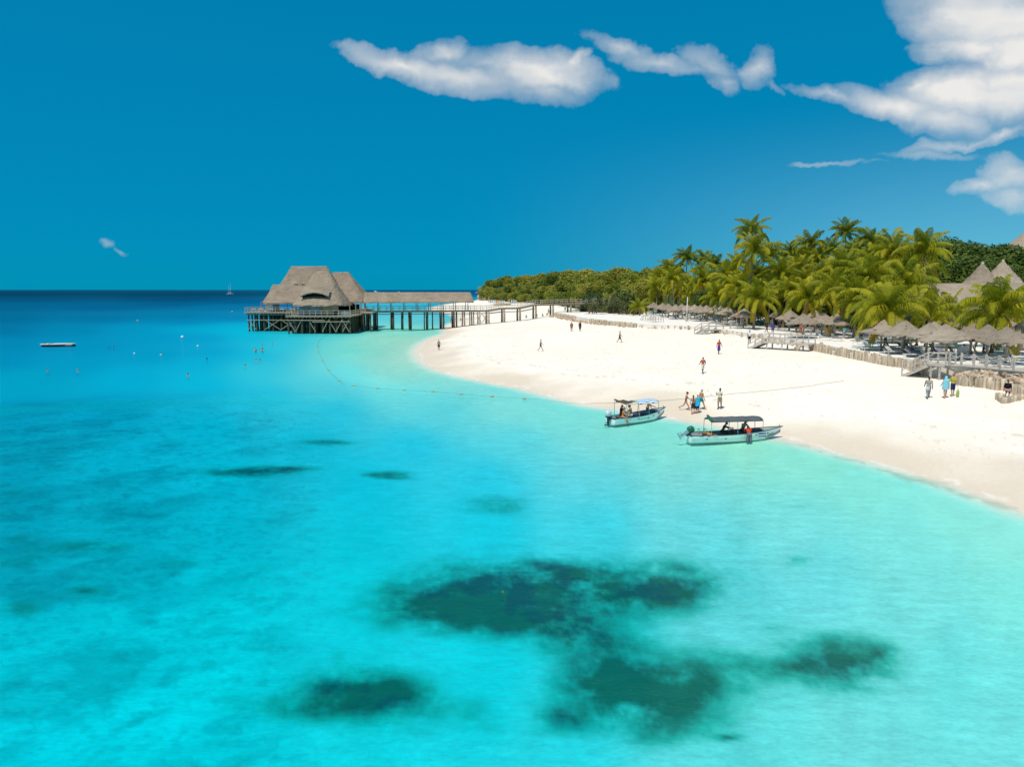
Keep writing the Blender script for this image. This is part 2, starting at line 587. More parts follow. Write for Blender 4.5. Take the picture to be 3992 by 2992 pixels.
def hash2(ix, iy, seed):
    h = (ix.astype(np.int64) * 374761393 + iy.astype(np.int64) * 668265263 + seed * 974634777) & 0xffffffff
    h = ((h ^ (h >> 13)) * 1274126177) & 0xffffffff
    h = h ^ (h >> 16)
    return (h & 0xffff) / 65535.0
def vnoise(x, y, seed):
    ix, iy = np.floor(x), np.floor(y)
    fx, fy = x - ix, y - iy
    fx = fx * fx * fx * (fx * (fx * 6 - 15) + 10)
    fy = fy * fy * fy * (fy * (fy * 6 - 15) + 10)
    a, b = hash2(ix, iy, seed), hash2(ix + 1, iy, seed)
    c, d = hash2(ix, iy + 1, seed), hash2(ix + 1, iy + 1, seed)
    return (a * (1 - fx) + b * fx) * (1 - fy) + (c * (1 - fx) + d * fx) * fy
def fbm2(x, y, scale, octs=5, rough=0.55, seed=1):
    """fractal noise, about 0..1 with mean 0.5"""
    x, y = np.clip(x, -3000, 3000) * scale, np.clip(y, -3000, 3000) * scale
    tot, amp, nrm = np.zeros(x.shape), 1.0, 0.0
    for o in range(octs):
        ca, sa = math.cos(0.7 + 1.1 * o), math.sin(0.7 + 1.1 * o)
        tot += amp * vnoise((x * ca - y * sa) * 2 ** o + 17.3 * o, (x * sa + y * ca) * 2 ** o - 9.1 * o, seed + o)
        nrm += amp
        amp *= rough
    return 0.5 + (tot / nrm - 0.5) * 1.55
def ss(x, a, b):
    t = np.clip((x - a) / (b - a), 0, 1)
    return t * t * (3 - 2 * t)
def lerp3(a, b, f):
    return np.asarray(a) * (1 - f[..., None]) + np.asarray(b) * f[..., None]

def survey(FX, FY):
    GZ, SD = ground_z_arr(FX, FY)
    RAD = np.sqrt(FX ** 2 + FY ** 2)
    # map coordinates in which the sea bed was surveyed (the photo's own grid; all round it is continued)
    YE = np.maximum(FY, 0.62 * RAD)
    XE = np.clip(FX, -0.78 * RAD, 0.78 * RAD)
    MU, MV = pix(XE, YE, np.minimum(GZ, 0.0))
    return GZ, SD, RAD, np.clip(MU, -1200, 5200), np.clip(MV, 1128, 3400)

# colour of the sea by place (how deep and clear it is there)
SEA = [
 (0, 1131, 0, 92, 138), (2000, 1131, 0, 100, 150), (0, 1149, 0, 70, 108), (700, 1150, 0, 74, 115), (1400, 1148, 0, 84, 135), (1850, 1140, 0, 95, 150), (3500, 1140, 0, 95, 150),
 (100, 1170, 0, 84, 128), (700, 1172, 0, 76, 120), (0, 1200, 0, 98, 142), (400, 1200, 0, 98, 146), (700, 1190, 0, 92, 138), (850, 1200, 0, 118, 165), (900, 1180, 0, 92, 140), (1800, 1155, 0, 120, 175), (1850, 1168, 0, 165, 205), (3500, 1165, 0, 165, 205),
 (0, 1250, 0, 108, 152), (400, 1250, 0, 118, 164), (700, 1240, 0, 124, 170), (900, 1250, 0, 132, 182), (1150, 1200, 0, 110, 165),
 (0, 1300, 0, 116, 160), (300, 1300, 0, 132, 175), (520, 1295, 0, 148, 190), (720, 1268, 0, 130, 178), (760, 1290, 0, 170, 208), (920, 1285, 0, 175, 212), (960, 1300, 0, 190, 218),
 (1150, 1310, 0, 198, 220), (1300, 1310, 70, 210, 215), (1420, 1290, 110, 212, 205), (1560, 1250, 95, 205, 220), (1560, 1295, 130, 226, 215), (1480, 1220, 85, 200, 225), (1560, 1190, 60, 195, 225), (1600, 1178, 20, 175, 220),
 (1570, 1340, 175, 222, 200), (1600, 1375, 185, 222, 202), (1610, 1410, 185, 224, 205), (1540, 1320, 150, 222, 205), (1560, 1430, 150, 222, 210), (1655, 1445, 175, 224, 210), (1500, 1350, 135, 218, 205),
 (0, 1360, 0, 132, 175), (350, 1360, 0, 142, 184), (600, 1330, 0, 148, 192), (800, 1330, 0, 152, 198), (1000, 1330, 0, 180, 212), (1120, 1360, 40, 195, 218),
 (0, 1430, 0, 138, 180), (300, 1430, 0, 150, 190), (600, 1400, 0, 150, 192), (850, 1390, 0, 156, 200), (1000, 1400, 10, 186, 214), (800, 1440, 0, 172, 208), (1000, 1460, 50, 195, 216),
 (1350, 1370, 105, 215, 210), (1500, 1380, 120, 218, 208), (1350, 1450, 100, 215, 222), (1600, 1450, 130, 224, 215), (1650, 1480, 120, 222, 220), (1250, 1520, 75, 205, 222), (1600, 1560, 105, 218, 225),
 (100, 1500, 0, 158, 192), (500, 1500, 0, 168, 205), (800, 1510, 0, 180, 212), (1050, 1560, 30, 195, 220), (1300, 1620, 30, 196, 222), (1700, 1620, 85, 212, 225), (2000, 1600, 125, 224, 222),
 (2200, 1630, 120, 224, 220), (2450, 1680, 130, 226, 218), (2350, 1760, 110, 220, 222), (2000, 1750, 80, 212, 226), (1600, 1750, 25, 198, 226), (1200, 1750, 0, 188, 216), (800, 1700, 0, 178, 208), (400, 1650, 0, 165, 198), (50, 1650, 0, 158, 190),
 (2650, 1760, 130, 226, 216), (2900, 1770, 145, 230, 212), (3150, 1830, 140, 230, 212), (3400, 1920, 135, 232, 220), (3700, 2010, 140, 234, 222), (3950, 2120, 145, 235, 222),
 (50, 1850, 0, 168, 196), (500, 1850, 0, 176, 204), (900, 1900, 0, 186, 212), (1400, 1920, 0, 196, 222), (1900, 1880, 25, 202, 228), (2300, 1880, 75, 212, 230), (2700, 1880, 110, 220, 224),
 (50, 2100, 0, 160, 186), (500, 2080, 0, 166, 190), (900, 2120, 0, 176, 200), (1400, 2120, 0, 196, 216), (1900, 2080, 0, 204, 226), (2300, 2080, 45, 210, 230), (2700, 2080, 85, 216, 230), (3100, 2050, 110, 226, 228), (3500, 2120, 115, 230, 228),
 (50, 2300, 0, 165, 188), (500, 2320, 0, 180, 200), (950, 2350, 0, 196, 212), (1400, 2350, 0, 206, 222), (2800, 2320, 75, 214, 228), (3200, 2280, 95, 222, 230), (3600, 2320, 112, 228, 228), (3950, 2350, 130, 234, 225),
 (50, 2520, 0, 190, 208), (500, 2550, 0, 202, 218), (950, 2580, 0, 208, 224), (1900, 2600, 0, 208, 225), (2350, 2500, 20, 208, 222), (2900, 2480, 75, 214, 226), (3500, 2450, 95, 222, 228), (3700, 2650, 85, 220, 228),
 (50, 2750, 0, 202, 218), (500, 2760, 0, 208, 224), (900, 2700, 0, 208, 222), (1900, 2760, 0, 206, 220), (2950, 2720, 80, 220, 226), (3400, 2800, 90, 220, 228), (3950, 2700, 95, 225, 230),
 (50, 2970, 0, 205, 224), (700, 2960, 0, 212, 228), (1400, 2960, 10, 208, 222), (2100, 2960, 35, 212, 226), (2800, 2930, 70, 218, 228), (3400, 2960, 95, 222, 230), (3950, 2960, 95, 222, 230),
 (2000, 3300, 40, 210, 226), (0, 3300, 0, 208, 226), (3990, 3300, 100, 224, 230), (-900, 2000, 0, 160, 186), (-900, 1400, 0, 130, 175), (-900, 2800, 0, 200, 220), (4900, 2600, 110, 228, 228), (4900, 2000, 140, 232, 222),
]
SEA = np.array(SEA, float)
clear = SEA[:, 2] > 60
SEA[clear, 2] += 10
SEA[clear, 4] -= 3
wide = (SEA[:, 0] > 2150) & (SEA[:, 2] > 15) & (SEA[:, 2] < 135) & (SEA[:, 1] > 1640)
SEA[wide, 2] += 12
SEA[wide, 3] -= 1
SEA[wide, 4] -= 4
mint = clear & (SEA[:, 0] > 2900) & (SEA[:, 1] < 2450)
SEA[mint, 2] -= 5
SEA[mint, 3] -= 1
SEA[mint, 4] += 3
SEA_L = s2l(SEA[:, 2:5])
def sea_colour(u, v):
    su, sv = u / 330.0, 3.1 * np.log(np.maximum(v - 1118, 4.0))
    acc_w = np.zeros(u.shape)
    acc_c = np.zeros(u.shape + (3,))
    for (pu, pv), c in zip(SEA[:, :2], SEA_L):
        d2 = (su - pu / 330.0) ** 2 + (sv - 3.1 * math.log(max(pv - 1118, 4.0))) ** 2
        w = 1.0 / (d2 + 0.16) ** 2.2
        acc_w += w
        acc_c += w[..., None] * c
    return acc_c / acc_w[..., None]
FX, FY = fan_mesh(760, 0.0085)[1:]
GZ, SD, RAD, MU, MV = survey(FX, FY)

# sea-grass meadows on the sea bed: (u, v, half width, half height, strength)
GRASS = [
 (1960, 2290, 260, 80, 1.2), (1800, 2370, 270, 75, 1.2), (2060, 2390, 230, 75, 1.1), (1620, 2395, 140, 35, 0.55), (2250, 2245, 170, 32, 0.9), (2120, 2240, 120, 45, .7), (2180, 2470, 130, 50, .5),
 (2420, 2310, 220, 55, 0.75), (2600, 2310, 160, 60, 0.95), (2700, 2240, 150, 45, 0.45), (2500, 2240, 150, 45, 0.4), (2320, 2500, 150, 60, 0.5), (2330, 2580, 120, 60, .4),
 (1440, 2690, 170, 75, 0.85), (1310, 2715, 200, 55, 0.55), (1580, 2715, 170, 50, 0.5), (1080, 2765, 190, 38, 0.42), (1250, 2780, 200, 40, .3), (1320, 2560, 30, 30, .3), (1680, 2770, 190, 40, 0.35), (1950, 2830, 160, 45, .28), (1500, 2850, 150, 40, .2),
 (2430, 2680, 170, 85, 0.95), (2620, 2700, 190, 90, 0.85), (2470, 2780, 220, 70, 0.9), (2340, 2640, 130, 55, 0.55), (2750, 2610, 190, 70, 0.4), (2900, 2640, 150, 60, 0.34), (2250, 2810, 110, 40, .5), (2600, 2870, 180, 50, .35), (2150, 2790, 60, 25, .4),
 (3260, 2580, 150, 65, 0.95), (3340, 2630, 140, 70, 0.8), (3120, 2595, 110, 42, 0.55), (3260, 2510, 120, 40, 0.4), (3400, 2570, 70, 50, .5),
 (960, 1842, 150, 17, 0.85), (1110, 1830, 120, 11, 0.6), (1280, 1727, 90, 10, 0.8), (1500, 1853, 85, 12, 0.75), (1560, 1866, 60, 6, .4), (1920, 1950, 90, 22, 0.42), (1880, 1990, 110, 18, 0.38), (1990, 1985, 60, 25, .3),
 (3110, 2188, 50, 20, 0.38), (3100, 1970, 110, 16, 0.16), (2890, 2115, 60, 10, .2), (2830, 2880, 48, 9, 0.7), (3010, 2450, 40, 12, .2),
 (140, 1578, 110, 9, 0.55), (330, 1565, 60, 8, .35), (300, 2135, 180, 22, 0.45), (100, 2195, 120, 28, 0.5), (330, 2305, 60, 16, 0.5), (90, 2375, 70, 30, 0.6), (300, 1385, 70, 4, .35), (300, 1463, 110, 5, .35), (700, 1381, 120, 6, .3), (100, 2100, 90, 14, .4),
 (700, 2200, 90, 14, .35), (420, 2130, 100, 16, .4), (60, 1920, 80, 20, .3),
]
GM = np.ones(MU.shape)
for (u, v, hu, hv, s) in GRASS:
    q = ((MU - u) / hu) ** 2 + ((MV - v) / hv) ** 2
    GM *= (1 - 0.80 * s * np.exp(-0.85 * q)) * (1 - 0.16 * s * np.exp(-0.32 * q))
GM = 1 - GM
GM = np.clip(GM, 0, 1.15) * (SD < 0.5)
# scattered coral heads and weed on the left
MOT = np.clip((1500 - MU) / 900, 0, 1) * np.clip((MV - 1480) / 200, 0, 1)
MOT = np.maximum(MOT, 0.06 * np.clip((MV - 1900) / 300, 0, 1))

# --- colour of sand, sea bed, weed and coral at every point of the sheet
n_big = fbm2(FX, FY, 0.09, 5, 0.6, 3)
n_mid = fbm2(FX, FY, 0.9, 4, 0.6, 9)
dry = lerp3((0.88, 0.795, 0.68), (0.905, 0.835, 0.735), ss(0.6 * n_big + 0.4 * n_mid, 0.36, 0.64))
specks = ss(fbm2(FX, FY, 3.3, 3, 0.7, 21), 0.80, 0.90) * ss(fbm2(FX, FY, 0.35, 2, 0.5, 25), 0.55, 0.70)
dry = lerp3(dry, np.array((0.50, 0.42, 0.33)), 0.35 * specks)
edge_n = SD + (fbm2(FX, FY, 0.13, 4, 0.5, 31) - 0.5) * 7.0
wet_f = 1 - ss(edge_n, 0.0, 8.0)
col = lerp3(dry, np.array((0.69, 0.575, 0.45)), 0.9 * wet_f)
tide = np.clip(1 - np.abs(edge_n - 8.2) / 0.4, 0, 1) * ss(fbm2(FX, FY, 1.8, 4, 0.6, 41), 0.55, 0.68)
col = lerp3(col, np.array((0.42, 0.34, 0.25)), 0.5 * tide)
streak = 0.5 + 0.5 * np.sin(2.1 * edge_n + 5 * fbm2(FX, FY, 0.25, 3, 0.5, 45))
col = col * (1 - 0.045 * streak * ss(SD, 2, 6) * (1 - ss(SD, 14, 26)))[..., None]
paths = ss(fbm2(FX, FY * 0.35, 0.16, 4, 0.6, 47), 0.52, 0.66) * ss(SD, 6, 14)
col = lerp3(col, np.array((0.76, 0.68, 0.57)), 0.20 * paths * ss(fbm2(FX, FY, 2.2, 3, 0.6, 49), 0.40, 0.62))
bed = lerp3((0.80, 0.79, 0.74), (0.88, 0.87, 0.83), n_mid)
col = lerp3(col, bed, 1 - ss(SD, -2.2, 0.3))
# lapping edge: a broken line of foam, and weed caught along the steeper right-hand shore
lap = SD + (fbm2(FX, FY, 0.35, 4, 0.55, 33) - 0.5) * 1.6
foam = np.clip(1 - np.abs(lap + 0.15) / 0.30, 0, 1) * ss(fbm2(FX, FY, 0.8, 4, 0.6, 35), 0.44, 0.60)
col = lerp3(col, np.array((0.93, 0.93, 0.91)), 0.40 * foam)
wrack = np.clip(1 - np.abs(lap + 1.1) / 0.55, 0, 1) * ss(FX, 17, 22) * (FY < 60) * ss(fbm2(FX, FY, 0.6, 4, 0.6, 37), 0.36, 0.56)
col = lerp3(col, np.array((0.40, 0.40, 0.30)), 0.60 * wrack)
g_n = 0.65 * fbm2(FX, FY, 0.9, 5, 0.68, 51) + 0.35 * fbm2(FX, FY, 0.28, 3, 0.55, 57)
cover = np.clip(GM * (0.18 + 1.55 * np.clip(g_n, 0, 1)), 0, 1)
sparse = np.array((0.04, 0.50, 0.39))
near_g = ss(MU, 2150, 2400) * ss(MV, 2430, 2560)
dense = lerp3((0.012, 0.072, 0.068), (0.016, 0.115, 0.062), ss(fbm2(FX, FY, 0.8, 4, 0.6, 61), 0.40, 0.62))
cor, cor2 = fbm2(FX, FY, 0.95, 5, 0.6, 71), fbm2(FX, FY, 0.27, 3, 0.5, 77)
spots = ss(0.6 * cor + 0.4 * cor2, 0.53, 0.70) * MOT
small = ss(fbm2(FX, FY, 2.4, 3, 0.5, 81), 0.70, 0.80) * ss(MOT, 0.1, 0.4)
soft = ss(cor2, 0.40, 0.66) * MOT
at_sea = ss(-SD, 1.0, 6.0)
col = lerp3(col, np.array((0.16, 0.34, 0.36)), 0.27 * soft * at_sea)
col = lerp3(col, np.array((0.07, 0.20, 0.20)), 0.25 * spots * at_sea)
col = lerp3(col, np.array((0.04, 0.13, 0.13)), 0.16 * small * at_sea)
dense = lerp3(dense, np.array((0.010, 0.135, 0.078)), 0.75 * near_g * ss(g_n, 0.25, 0.6))
c1 = ss(cover, 0.03, 0.46)[..., None]
c2 = ss(cover, 0.28, 0.92)[..., None]
col = col * (1 - c1 * 0.9) + sparse * c1 * 0.9
col = col * (1 - c2) + dense * c2

sand = bpy.data.materials.new('coral_sand')
sand.use_nodes = True
N = NT(sand.node_tree)
o_ = N.n('ShaderNodeOutputMaterial')
pos = N.n('ShaderNodeNewGeometry').outputs['Position']
gcol = N.n('ShaderNodeAttribute', attribute_name='ground_colour').outputs['Color']
wet_ = N.n('ShaderNodeAttribute', attribute_name='wetness').outputs['Fac']
nz = N.noise(pos, 3.5, 3.0, 0.65)
k = N.remap(nz, 0.25, 0.75, 0.955, 1.045)
base = N.mix(1.0, gcol, N.n('ShaderNodeCombineColor', {0: k, 1: k, 2: k}).outputs[0], 'MULTIPLY')
bmp = N.n('ShaderNodeBump', {'Strength': 0.28, 'Distance': 0.10, 'Height': nz})
bs = N.n('ShaderNodeBsdfPrincipled', {'Base Color': base, 'Roughness': N.remap(wet_, 0.3, 1.0, 0.95, 0.6), 'Specular IOR Level': 0.12, 'Normal': bmp.outputs[0]})
N.link(bs.outputs[0], o_.inputs[0])

beach_me = sheet('beach', FX, FY, GZ, sand)
set_attr(beach_me, 'ground_colour', col.reshape(-1, 3))
set_attr(beach_me, 'wetness', wet_f.ravel())
beach = struct(obj('beach', beach_me))

# ---- water: clear, tinted by depth, with a little light scattered back from inside, ripples on top
FX, FY = fan_mesh(420, 0.013)[1:]
GZ, SD, RAD, MU, MV = survey(FX, FY)
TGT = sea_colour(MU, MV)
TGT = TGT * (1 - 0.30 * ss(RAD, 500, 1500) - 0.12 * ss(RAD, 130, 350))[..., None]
E_SUN = np.array([1.22, 1.18, 1.24])          # light falling on the water
bed_alb = np.array([0.86, 0.845, 0.80])
# share of light scattered back by the water itself: little over the shallows, most of it over deep water far out
BK = 0.05 + 0.72 * ss(RAD, 62, 88) * ss(-SD, 6, 16)
want = TGT / E_SUN
t2 = np.clip(want / ((1 - BK)[..., None] * bed_alb), 0, 1)
TINT = np.sqrt(t2)
SC = np.clip((want - ((1 - BK) ** 2)[..., None] * bed_alb * t2) / BK[..., None], 0, 1)
shore_fade = np.clip(-SD / 2.6, 0, 1)
shore_fade = (shore_fade * shore_fade * (3 - 2 * shore_fade))[..., None]
TINT = TINT * shore_fade + (1 - shore_fade) * 1.0
TINT = np.clip(TINT, 0.0, 1.0)
water_m = bpy.data.materials.new('sea_water')
water_m.use_nodes = True
N = NT(water_m.node_tree)
o_ = N.n('ShaderNodeOutputMaterial')
pos = N.n('ShaderNodeNewGeometry').outputs['Position']
tint = N.n('ShaderNodeAttribute', attribute_name='clarity').outputs['Color']
body = N.n('ShaderNodeAttribute', attribute_name='scatter').outputs['Color']
dep = N.n('ShaderNodeAttribute', attribute_name='offshore').outputs['Fac']
rip_map = N.n('ShaderNodeMapping', {'Vector': pos, 'Rotation': (0, 0, R(12)), 'Scale': (0.55, 1.25, 1.0)}).outputs[0]
rip1 = N.noise(rip_map, 1.5, 4.0, 0.74)
amp = N.remap(dep, 0.0, 12.0, 0.12, 0.54)
rip2 = N.noise(rip_map, 7.0, 2.0, 0.6)
rr_ = N.math('ADD', N.math('SUBTRACT', rip1, 0.5), N.math('MULTIPLY', N.math('SUBTRACT', rip2, 0.5), 0.55))
lum = N.math('ADD', 1.0, N.math('MULTIPLY', rr_, amp))  # light streaks and sky flecks of the ripples, painted into the tint
tint2 = N.mix(1.0, tint, N.n('ShaderNodeCombineColor', {0: lum, 1: lum, 2: lum}).outputs[0], 'MULTIPLY')
tr_ = N.n('ShaderNodeBsdfTransparent', {'Color': tint2})
df_ = N.n('ShaderNodeBsdfDiffuse', {'Color': body})
murk = N.n('ShaderNodeAttribute', attribute_name='murk').outputs['Fac']
inner = N.n('ShaderNodeMixShader', {0: N.math('MULTIPLY', N.remap(dep, 0.0, 5.0), murk), 1: tr_.outputs[0], 2: df_.outputs[0]})
bp = N.n('ShaderNodeBump', {'Strength': 0.5, 'Distance': 0.25, 'Height': rip1})
gl_ = N.n('ShaderNodeBsdfGlossy', {'Color': (0.72, 0.95, 1, 1), 'Roughness': 0.16, 'Normal': bp.outputs[0]})
fr = N.n('ShaderNodeFresnel', {'IOR': 1.33, 'Normal': bp.outputs[0]}).outputs[0]
fr = N.math('MULTIPLY', N.math('MINIMUM', fr, 0.17), N.remap(dep, -0.2, 3.0, 0.15, 0.62))
top = N.n('ShaderNodeMixShader', {0: fr, 1: inner.outputs[0], 2: gl_.outputs[0]})
N.link(top.outputs[0], o_.inputs[0])
WZ = 0.012 * np.sin(FX * 1.3 + FY * 0.6) * np.clip(-SD / 8, 0, 1) * np.clip(1 - RAD / 120, 0, 1)
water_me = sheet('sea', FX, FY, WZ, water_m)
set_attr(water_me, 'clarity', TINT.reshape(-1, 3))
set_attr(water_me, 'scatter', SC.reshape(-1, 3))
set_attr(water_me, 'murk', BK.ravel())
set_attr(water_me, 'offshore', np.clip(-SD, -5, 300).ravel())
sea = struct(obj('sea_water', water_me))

# ---- terrace and hill behind the beach
ys = np.concatenate([np.arange(-60, 240, 2.0), np.arange(240, 780, 10.0)])
off = np.concatenate([[-0.02, 0.0, 0.6], np.arange(2, 40, 2.0), np.arange(40, 420, 12.0)])
OO, YY = np.meshgrid(off, ys)
XX = edge_x(YY) + np.maximum(OO, 0)
ZZ = np.where(OO < 0, 0.4, terr_z_arr(XX, YY))
rows = [[(XX[i, j], YY[i, j], ZZ[i, j]) for j in range(len(off))] for i in range(len(ys))]
tm = bpy.data.materials.new('terrace_sand')
tm.use_nodes = True
N = NT(tm.node_tree)
o_ = N.n('ShaderNodeOutputMaterial')
pos = N.n('ShaderNodeNewGeometry').outputs['Position']
sxyz = N.n('ShaderNodeSeparateXYZ', {0: pos}).outputs
nn = N.noise(pos, 0.7, 5.0, 0.6)
c = N.mix(nn, (0.80, 0.745, 0.66), (0.865, 0.825, 0.76))
lit = N.remap(N.noise(pos, 2.6, 4.0, 0.7), 0.62, 0.72)
c = N.mix(N.math('MULTIPLY', lit, 0.35), c, (0.45, 0.36, 0.26))
green = N.remap(N.math('ADD', sxyz[2], N.math('MULTIPLY', nn, 1.5)), 5.3, 6.2)
far_g = N.remap(sxyz[1], 214.0, 232.0)
c = N.mix(N.math('MAXIMUM', green, far_g), c, (0.05, 0.075, 0.02))
bm_ = N.n('ShaderNodeBump', {'Strength': 0.4, 'Distance': 0.1, 'Height': N.noise(pos, 3.0, 5.0, 0.6)})
bs = N.n('ShaderNodeBsdfPrincipled', {'Base Color': c, 'Roughness': 0.92, 'Specular IOR Level': 0.1, 'Normal': bm_.outputs[0]})
N.link(bs.outputs[0], o_.inputs[0])
mb = MB()
mb.grid(rows)
terrace = struct(mb.build('terrace_ground', tm, smooth=False))

# ------------------------------------------------------------------ words for labels
_ORD = ['zeroth', 'first', 'second', 'third', 'fourth', 'fifth', 'sixth', 'seventh', 'eighth', 'ninth', 'tenth', 'eleventh', 'twelfth', 'thirteenth',
        'fourteenth', 'fifteenth', 'sixteenth', 'seventeenth', 'eighteenth', 'nineteenth']
_TENS = {2: 'twenty', 3: 'thirty', 4: 'forty', 5: 'fifty', 6: 'sixty', 7: 'seventy', 8: 'eighty', 9: 'ninety'}
def ordw(n):
    if n < 20:
        return _ORD[n]
    t, u = divmod(n, 10)
    return (_TENS[t][:-1] + 'ieth') if u == 0 else _TENS[t] + '-' + _ORD[u]

# ------------------------------------------------------------------ vegetation
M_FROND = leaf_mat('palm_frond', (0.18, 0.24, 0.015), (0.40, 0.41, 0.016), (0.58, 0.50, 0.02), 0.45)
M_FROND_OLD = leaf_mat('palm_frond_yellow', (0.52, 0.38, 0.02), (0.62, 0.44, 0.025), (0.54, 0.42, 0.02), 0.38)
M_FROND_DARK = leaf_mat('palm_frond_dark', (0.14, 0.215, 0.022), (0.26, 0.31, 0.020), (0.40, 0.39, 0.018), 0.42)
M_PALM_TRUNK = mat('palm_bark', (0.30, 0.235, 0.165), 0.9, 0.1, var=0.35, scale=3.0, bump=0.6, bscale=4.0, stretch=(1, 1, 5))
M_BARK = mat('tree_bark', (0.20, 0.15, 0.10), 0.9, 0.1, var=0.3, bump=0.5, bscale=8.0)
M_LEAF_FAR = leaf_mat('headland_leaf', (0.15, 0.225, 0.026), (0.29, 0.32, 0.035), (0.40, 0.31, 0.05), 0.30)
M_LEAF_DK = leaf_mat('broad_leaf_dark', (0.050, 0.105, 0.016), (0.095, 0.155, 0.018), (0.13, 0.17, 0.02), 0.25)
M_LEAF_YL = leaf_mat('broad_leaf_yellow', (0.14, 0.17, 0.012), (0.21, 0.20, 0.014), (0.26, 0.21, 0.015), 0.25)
M_PAND = leaf_mat('pandanus_leaf', (0.060, 0.115, 0.045), (0.110, 0.160, 0.050), (0.155, 0.170, 0.045), 0.25)

def frond_mesh(name, el0, bend, pairs, droop, seed, material, twist=0.0):
    """one palm frond, about 1 long along +X, arching; leaflets hang from the midrib"""
    rnd = random.Random(seed)
    n = 16
    pts, dirs = [Vector((0, 0, 0))], []
    for i in range(n):
        s = i / n
        el = R(el0 - bend * (s ** 1.25))
        az = R(twist) * s
        d = Vector((math.cos(el) * math.cos(az), math.cos(el) * math.sin(az), math.sin(el)))
        dirs.append(d)
        pts.append(pts[-1] + d / n)
    dirs.append(dirs[-1])
    mb = MB()
    mb.tube(pts, [0.013 * (1 - 0.8 * i / n) + 0.003 for i in range(n + 1)], 4, cap=False)
    for k in range(pairs):
        s = 0.10 + 0.90 * (k + rnd.random() * 0.6) / pairs
        i = min(int(s * n), n - 1)
        f = s * n - i
        p = pts[i].lerp(pts[i + 1], min(f, 1))
        d = dirs[i]
        side = d.cross(Vector((0, 0, 1)))
        side = side.normalized() if side.length > 1e-3 else Vector((0, 1, 0))
        up = side.cross(d)
        prof = math.sin(math.pi * min(1.0, (s * 0.86 + 0.10))) ** 0.7
        ln = 0.25 * prof * (0.85 + 0.3 * rnd.random()) + 0.03
        for sg in (-1, 1):
            a = 0.72 + 0.3 * rnd.random()
            d0 = (side * sg * math.cos(a) + d * math.sin(a) * 0.9 + up * 0.18).normalized()
            d1 = (d0 + Vector((0, 0, -1)) * droop * (0.7 + 0.6 * rnd.random())).normalized()
            d2 = (d1 + Vector((0, 0, -1)) * droop * 0.9).normalized()
            q0 = p
            q1 = p + d0 * ln * 0.34
            q2 = q1 + d1 * ln * 0.36
            q3 = q2 + d2 * ln * 0.34
            w = d * 0.0095
            mb.add([q0 - w * 0.5, q0 + w * 0.5, q1 - w, q1 + w, q2 - w * 0.85, q2 + w * 0.85, q3],
                   [(0, 1, 3, 2), (2, 3, 5, 4), (4, 5, 6)])
    return mb.mesh(name, material)

FROND_SPEC = [(86, 34, .5), (73, 66, .75), (60, 100, .9), (46, 112, 1.1), (30, 108, 1.2), (12, 92, 1.3), (-8, 70, 1.3), (-38, 45, 1.2)]
FRONDS, FRONDS_D = [], []
for i, (e, b, dr) in enumerate(FROND_SPEC):
    FRONDS.append([frond_mesh('frond', e + q, b, 56, dr * 1.5, 100 + i * 3 + k, M_FROND_OLD if i >= 7 else M_FROND, tw) for k, (q, tw) in enumerate(((0, 22), (-6, -26)))])
    FRONDS_D.append([frond_mesh('frond', e + q, b, 56, dr * 1.5, 200 + i * 3 + k, M_FROND_DARK, tw) for k, (q, tw) in enumerate(((0, 10), (-6, -14)))])

def palm(u, v, Y, L=4.2, lean=0.6, label='', dark=False, nf=24, seed=0, windy=0.35, group='coconut palms behind the beach', old=True):
    rnd = random.Random(seed * 7919 + 13)
    Y = Y * (1.20 if u < 2850 else 1.10 if u < 3250 else 1.0)
    L = L * (1.10 if u < 2850 else 0.96)
    top = at(u, v, Y)
    la = rnd.uniform(0, 6.28)
    bx, by = top.x + math.cos(la) * lean, top.y + math.sin(la) * lean
    bz = terr_z(bx, by)
    h = max(top.z - bz, 1.0)
    root = thing('palm_tree', label, 'palm tree', (bx, by, bz - 0.05), 0.0, group)
    tl = Vector((top.x - bx, top.y - by, h))
    mb = MB()
    nseg = 7
    mid = Vector((tl.x * 0.25, tl.y * 0.25, h * 0.5))
    pts = []
    for i in range(nseg + 1):
        t = i / nseg
        pts.append(Vector((0, 0, 0)) * (1 - t) ** 2 + mid * 2 * t * (1 - t) + tl * t * t)
    rad = [0.26 if i == 0 else 0.19 - 0.07 * i / nseg for i in range(nseg + 1)]
    mb.tube(pts, rad, 8)
    mb.build('trunk', M_PALM_TRUNK, root, smooth=True)
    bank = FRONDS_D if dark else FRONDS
    n_each = {0: 3, 1: 4, 2: 4, 3: 4, 4: 3, 5: 3, 6: 2, 7: 2}
    tot = sum(n_each.values())
    a0 = rnd.uniform(0, 6.28)
    cnt = 0
    for kind, n_ in n_each.items():
        n_ = max(1, round(n_ * nf / tot))
        if kind == 7 and not old:
            continue
        for j in range(n_):
            az = a0 + cnt * 2.39996 + rnd.uniform(-0.25, 0.25)
            # the sea breeze from the right bends the fronds a little to the left
            az += -windy * math.sin(az - math.pi) * 0.6
            me = bank[kind][rnd.randrange(2)]
            s = L * rnd.uniform(0.86, 1.12) * (0.8 if kind == 0 else 1.0)
            obj('frond', me, root, tl, (rnd.uniform(-.12, .12), rnd.uniform(-.1, .1), az), (s, s * rnd.choice((-1, 1)), s))
            cnt += 1
    return root

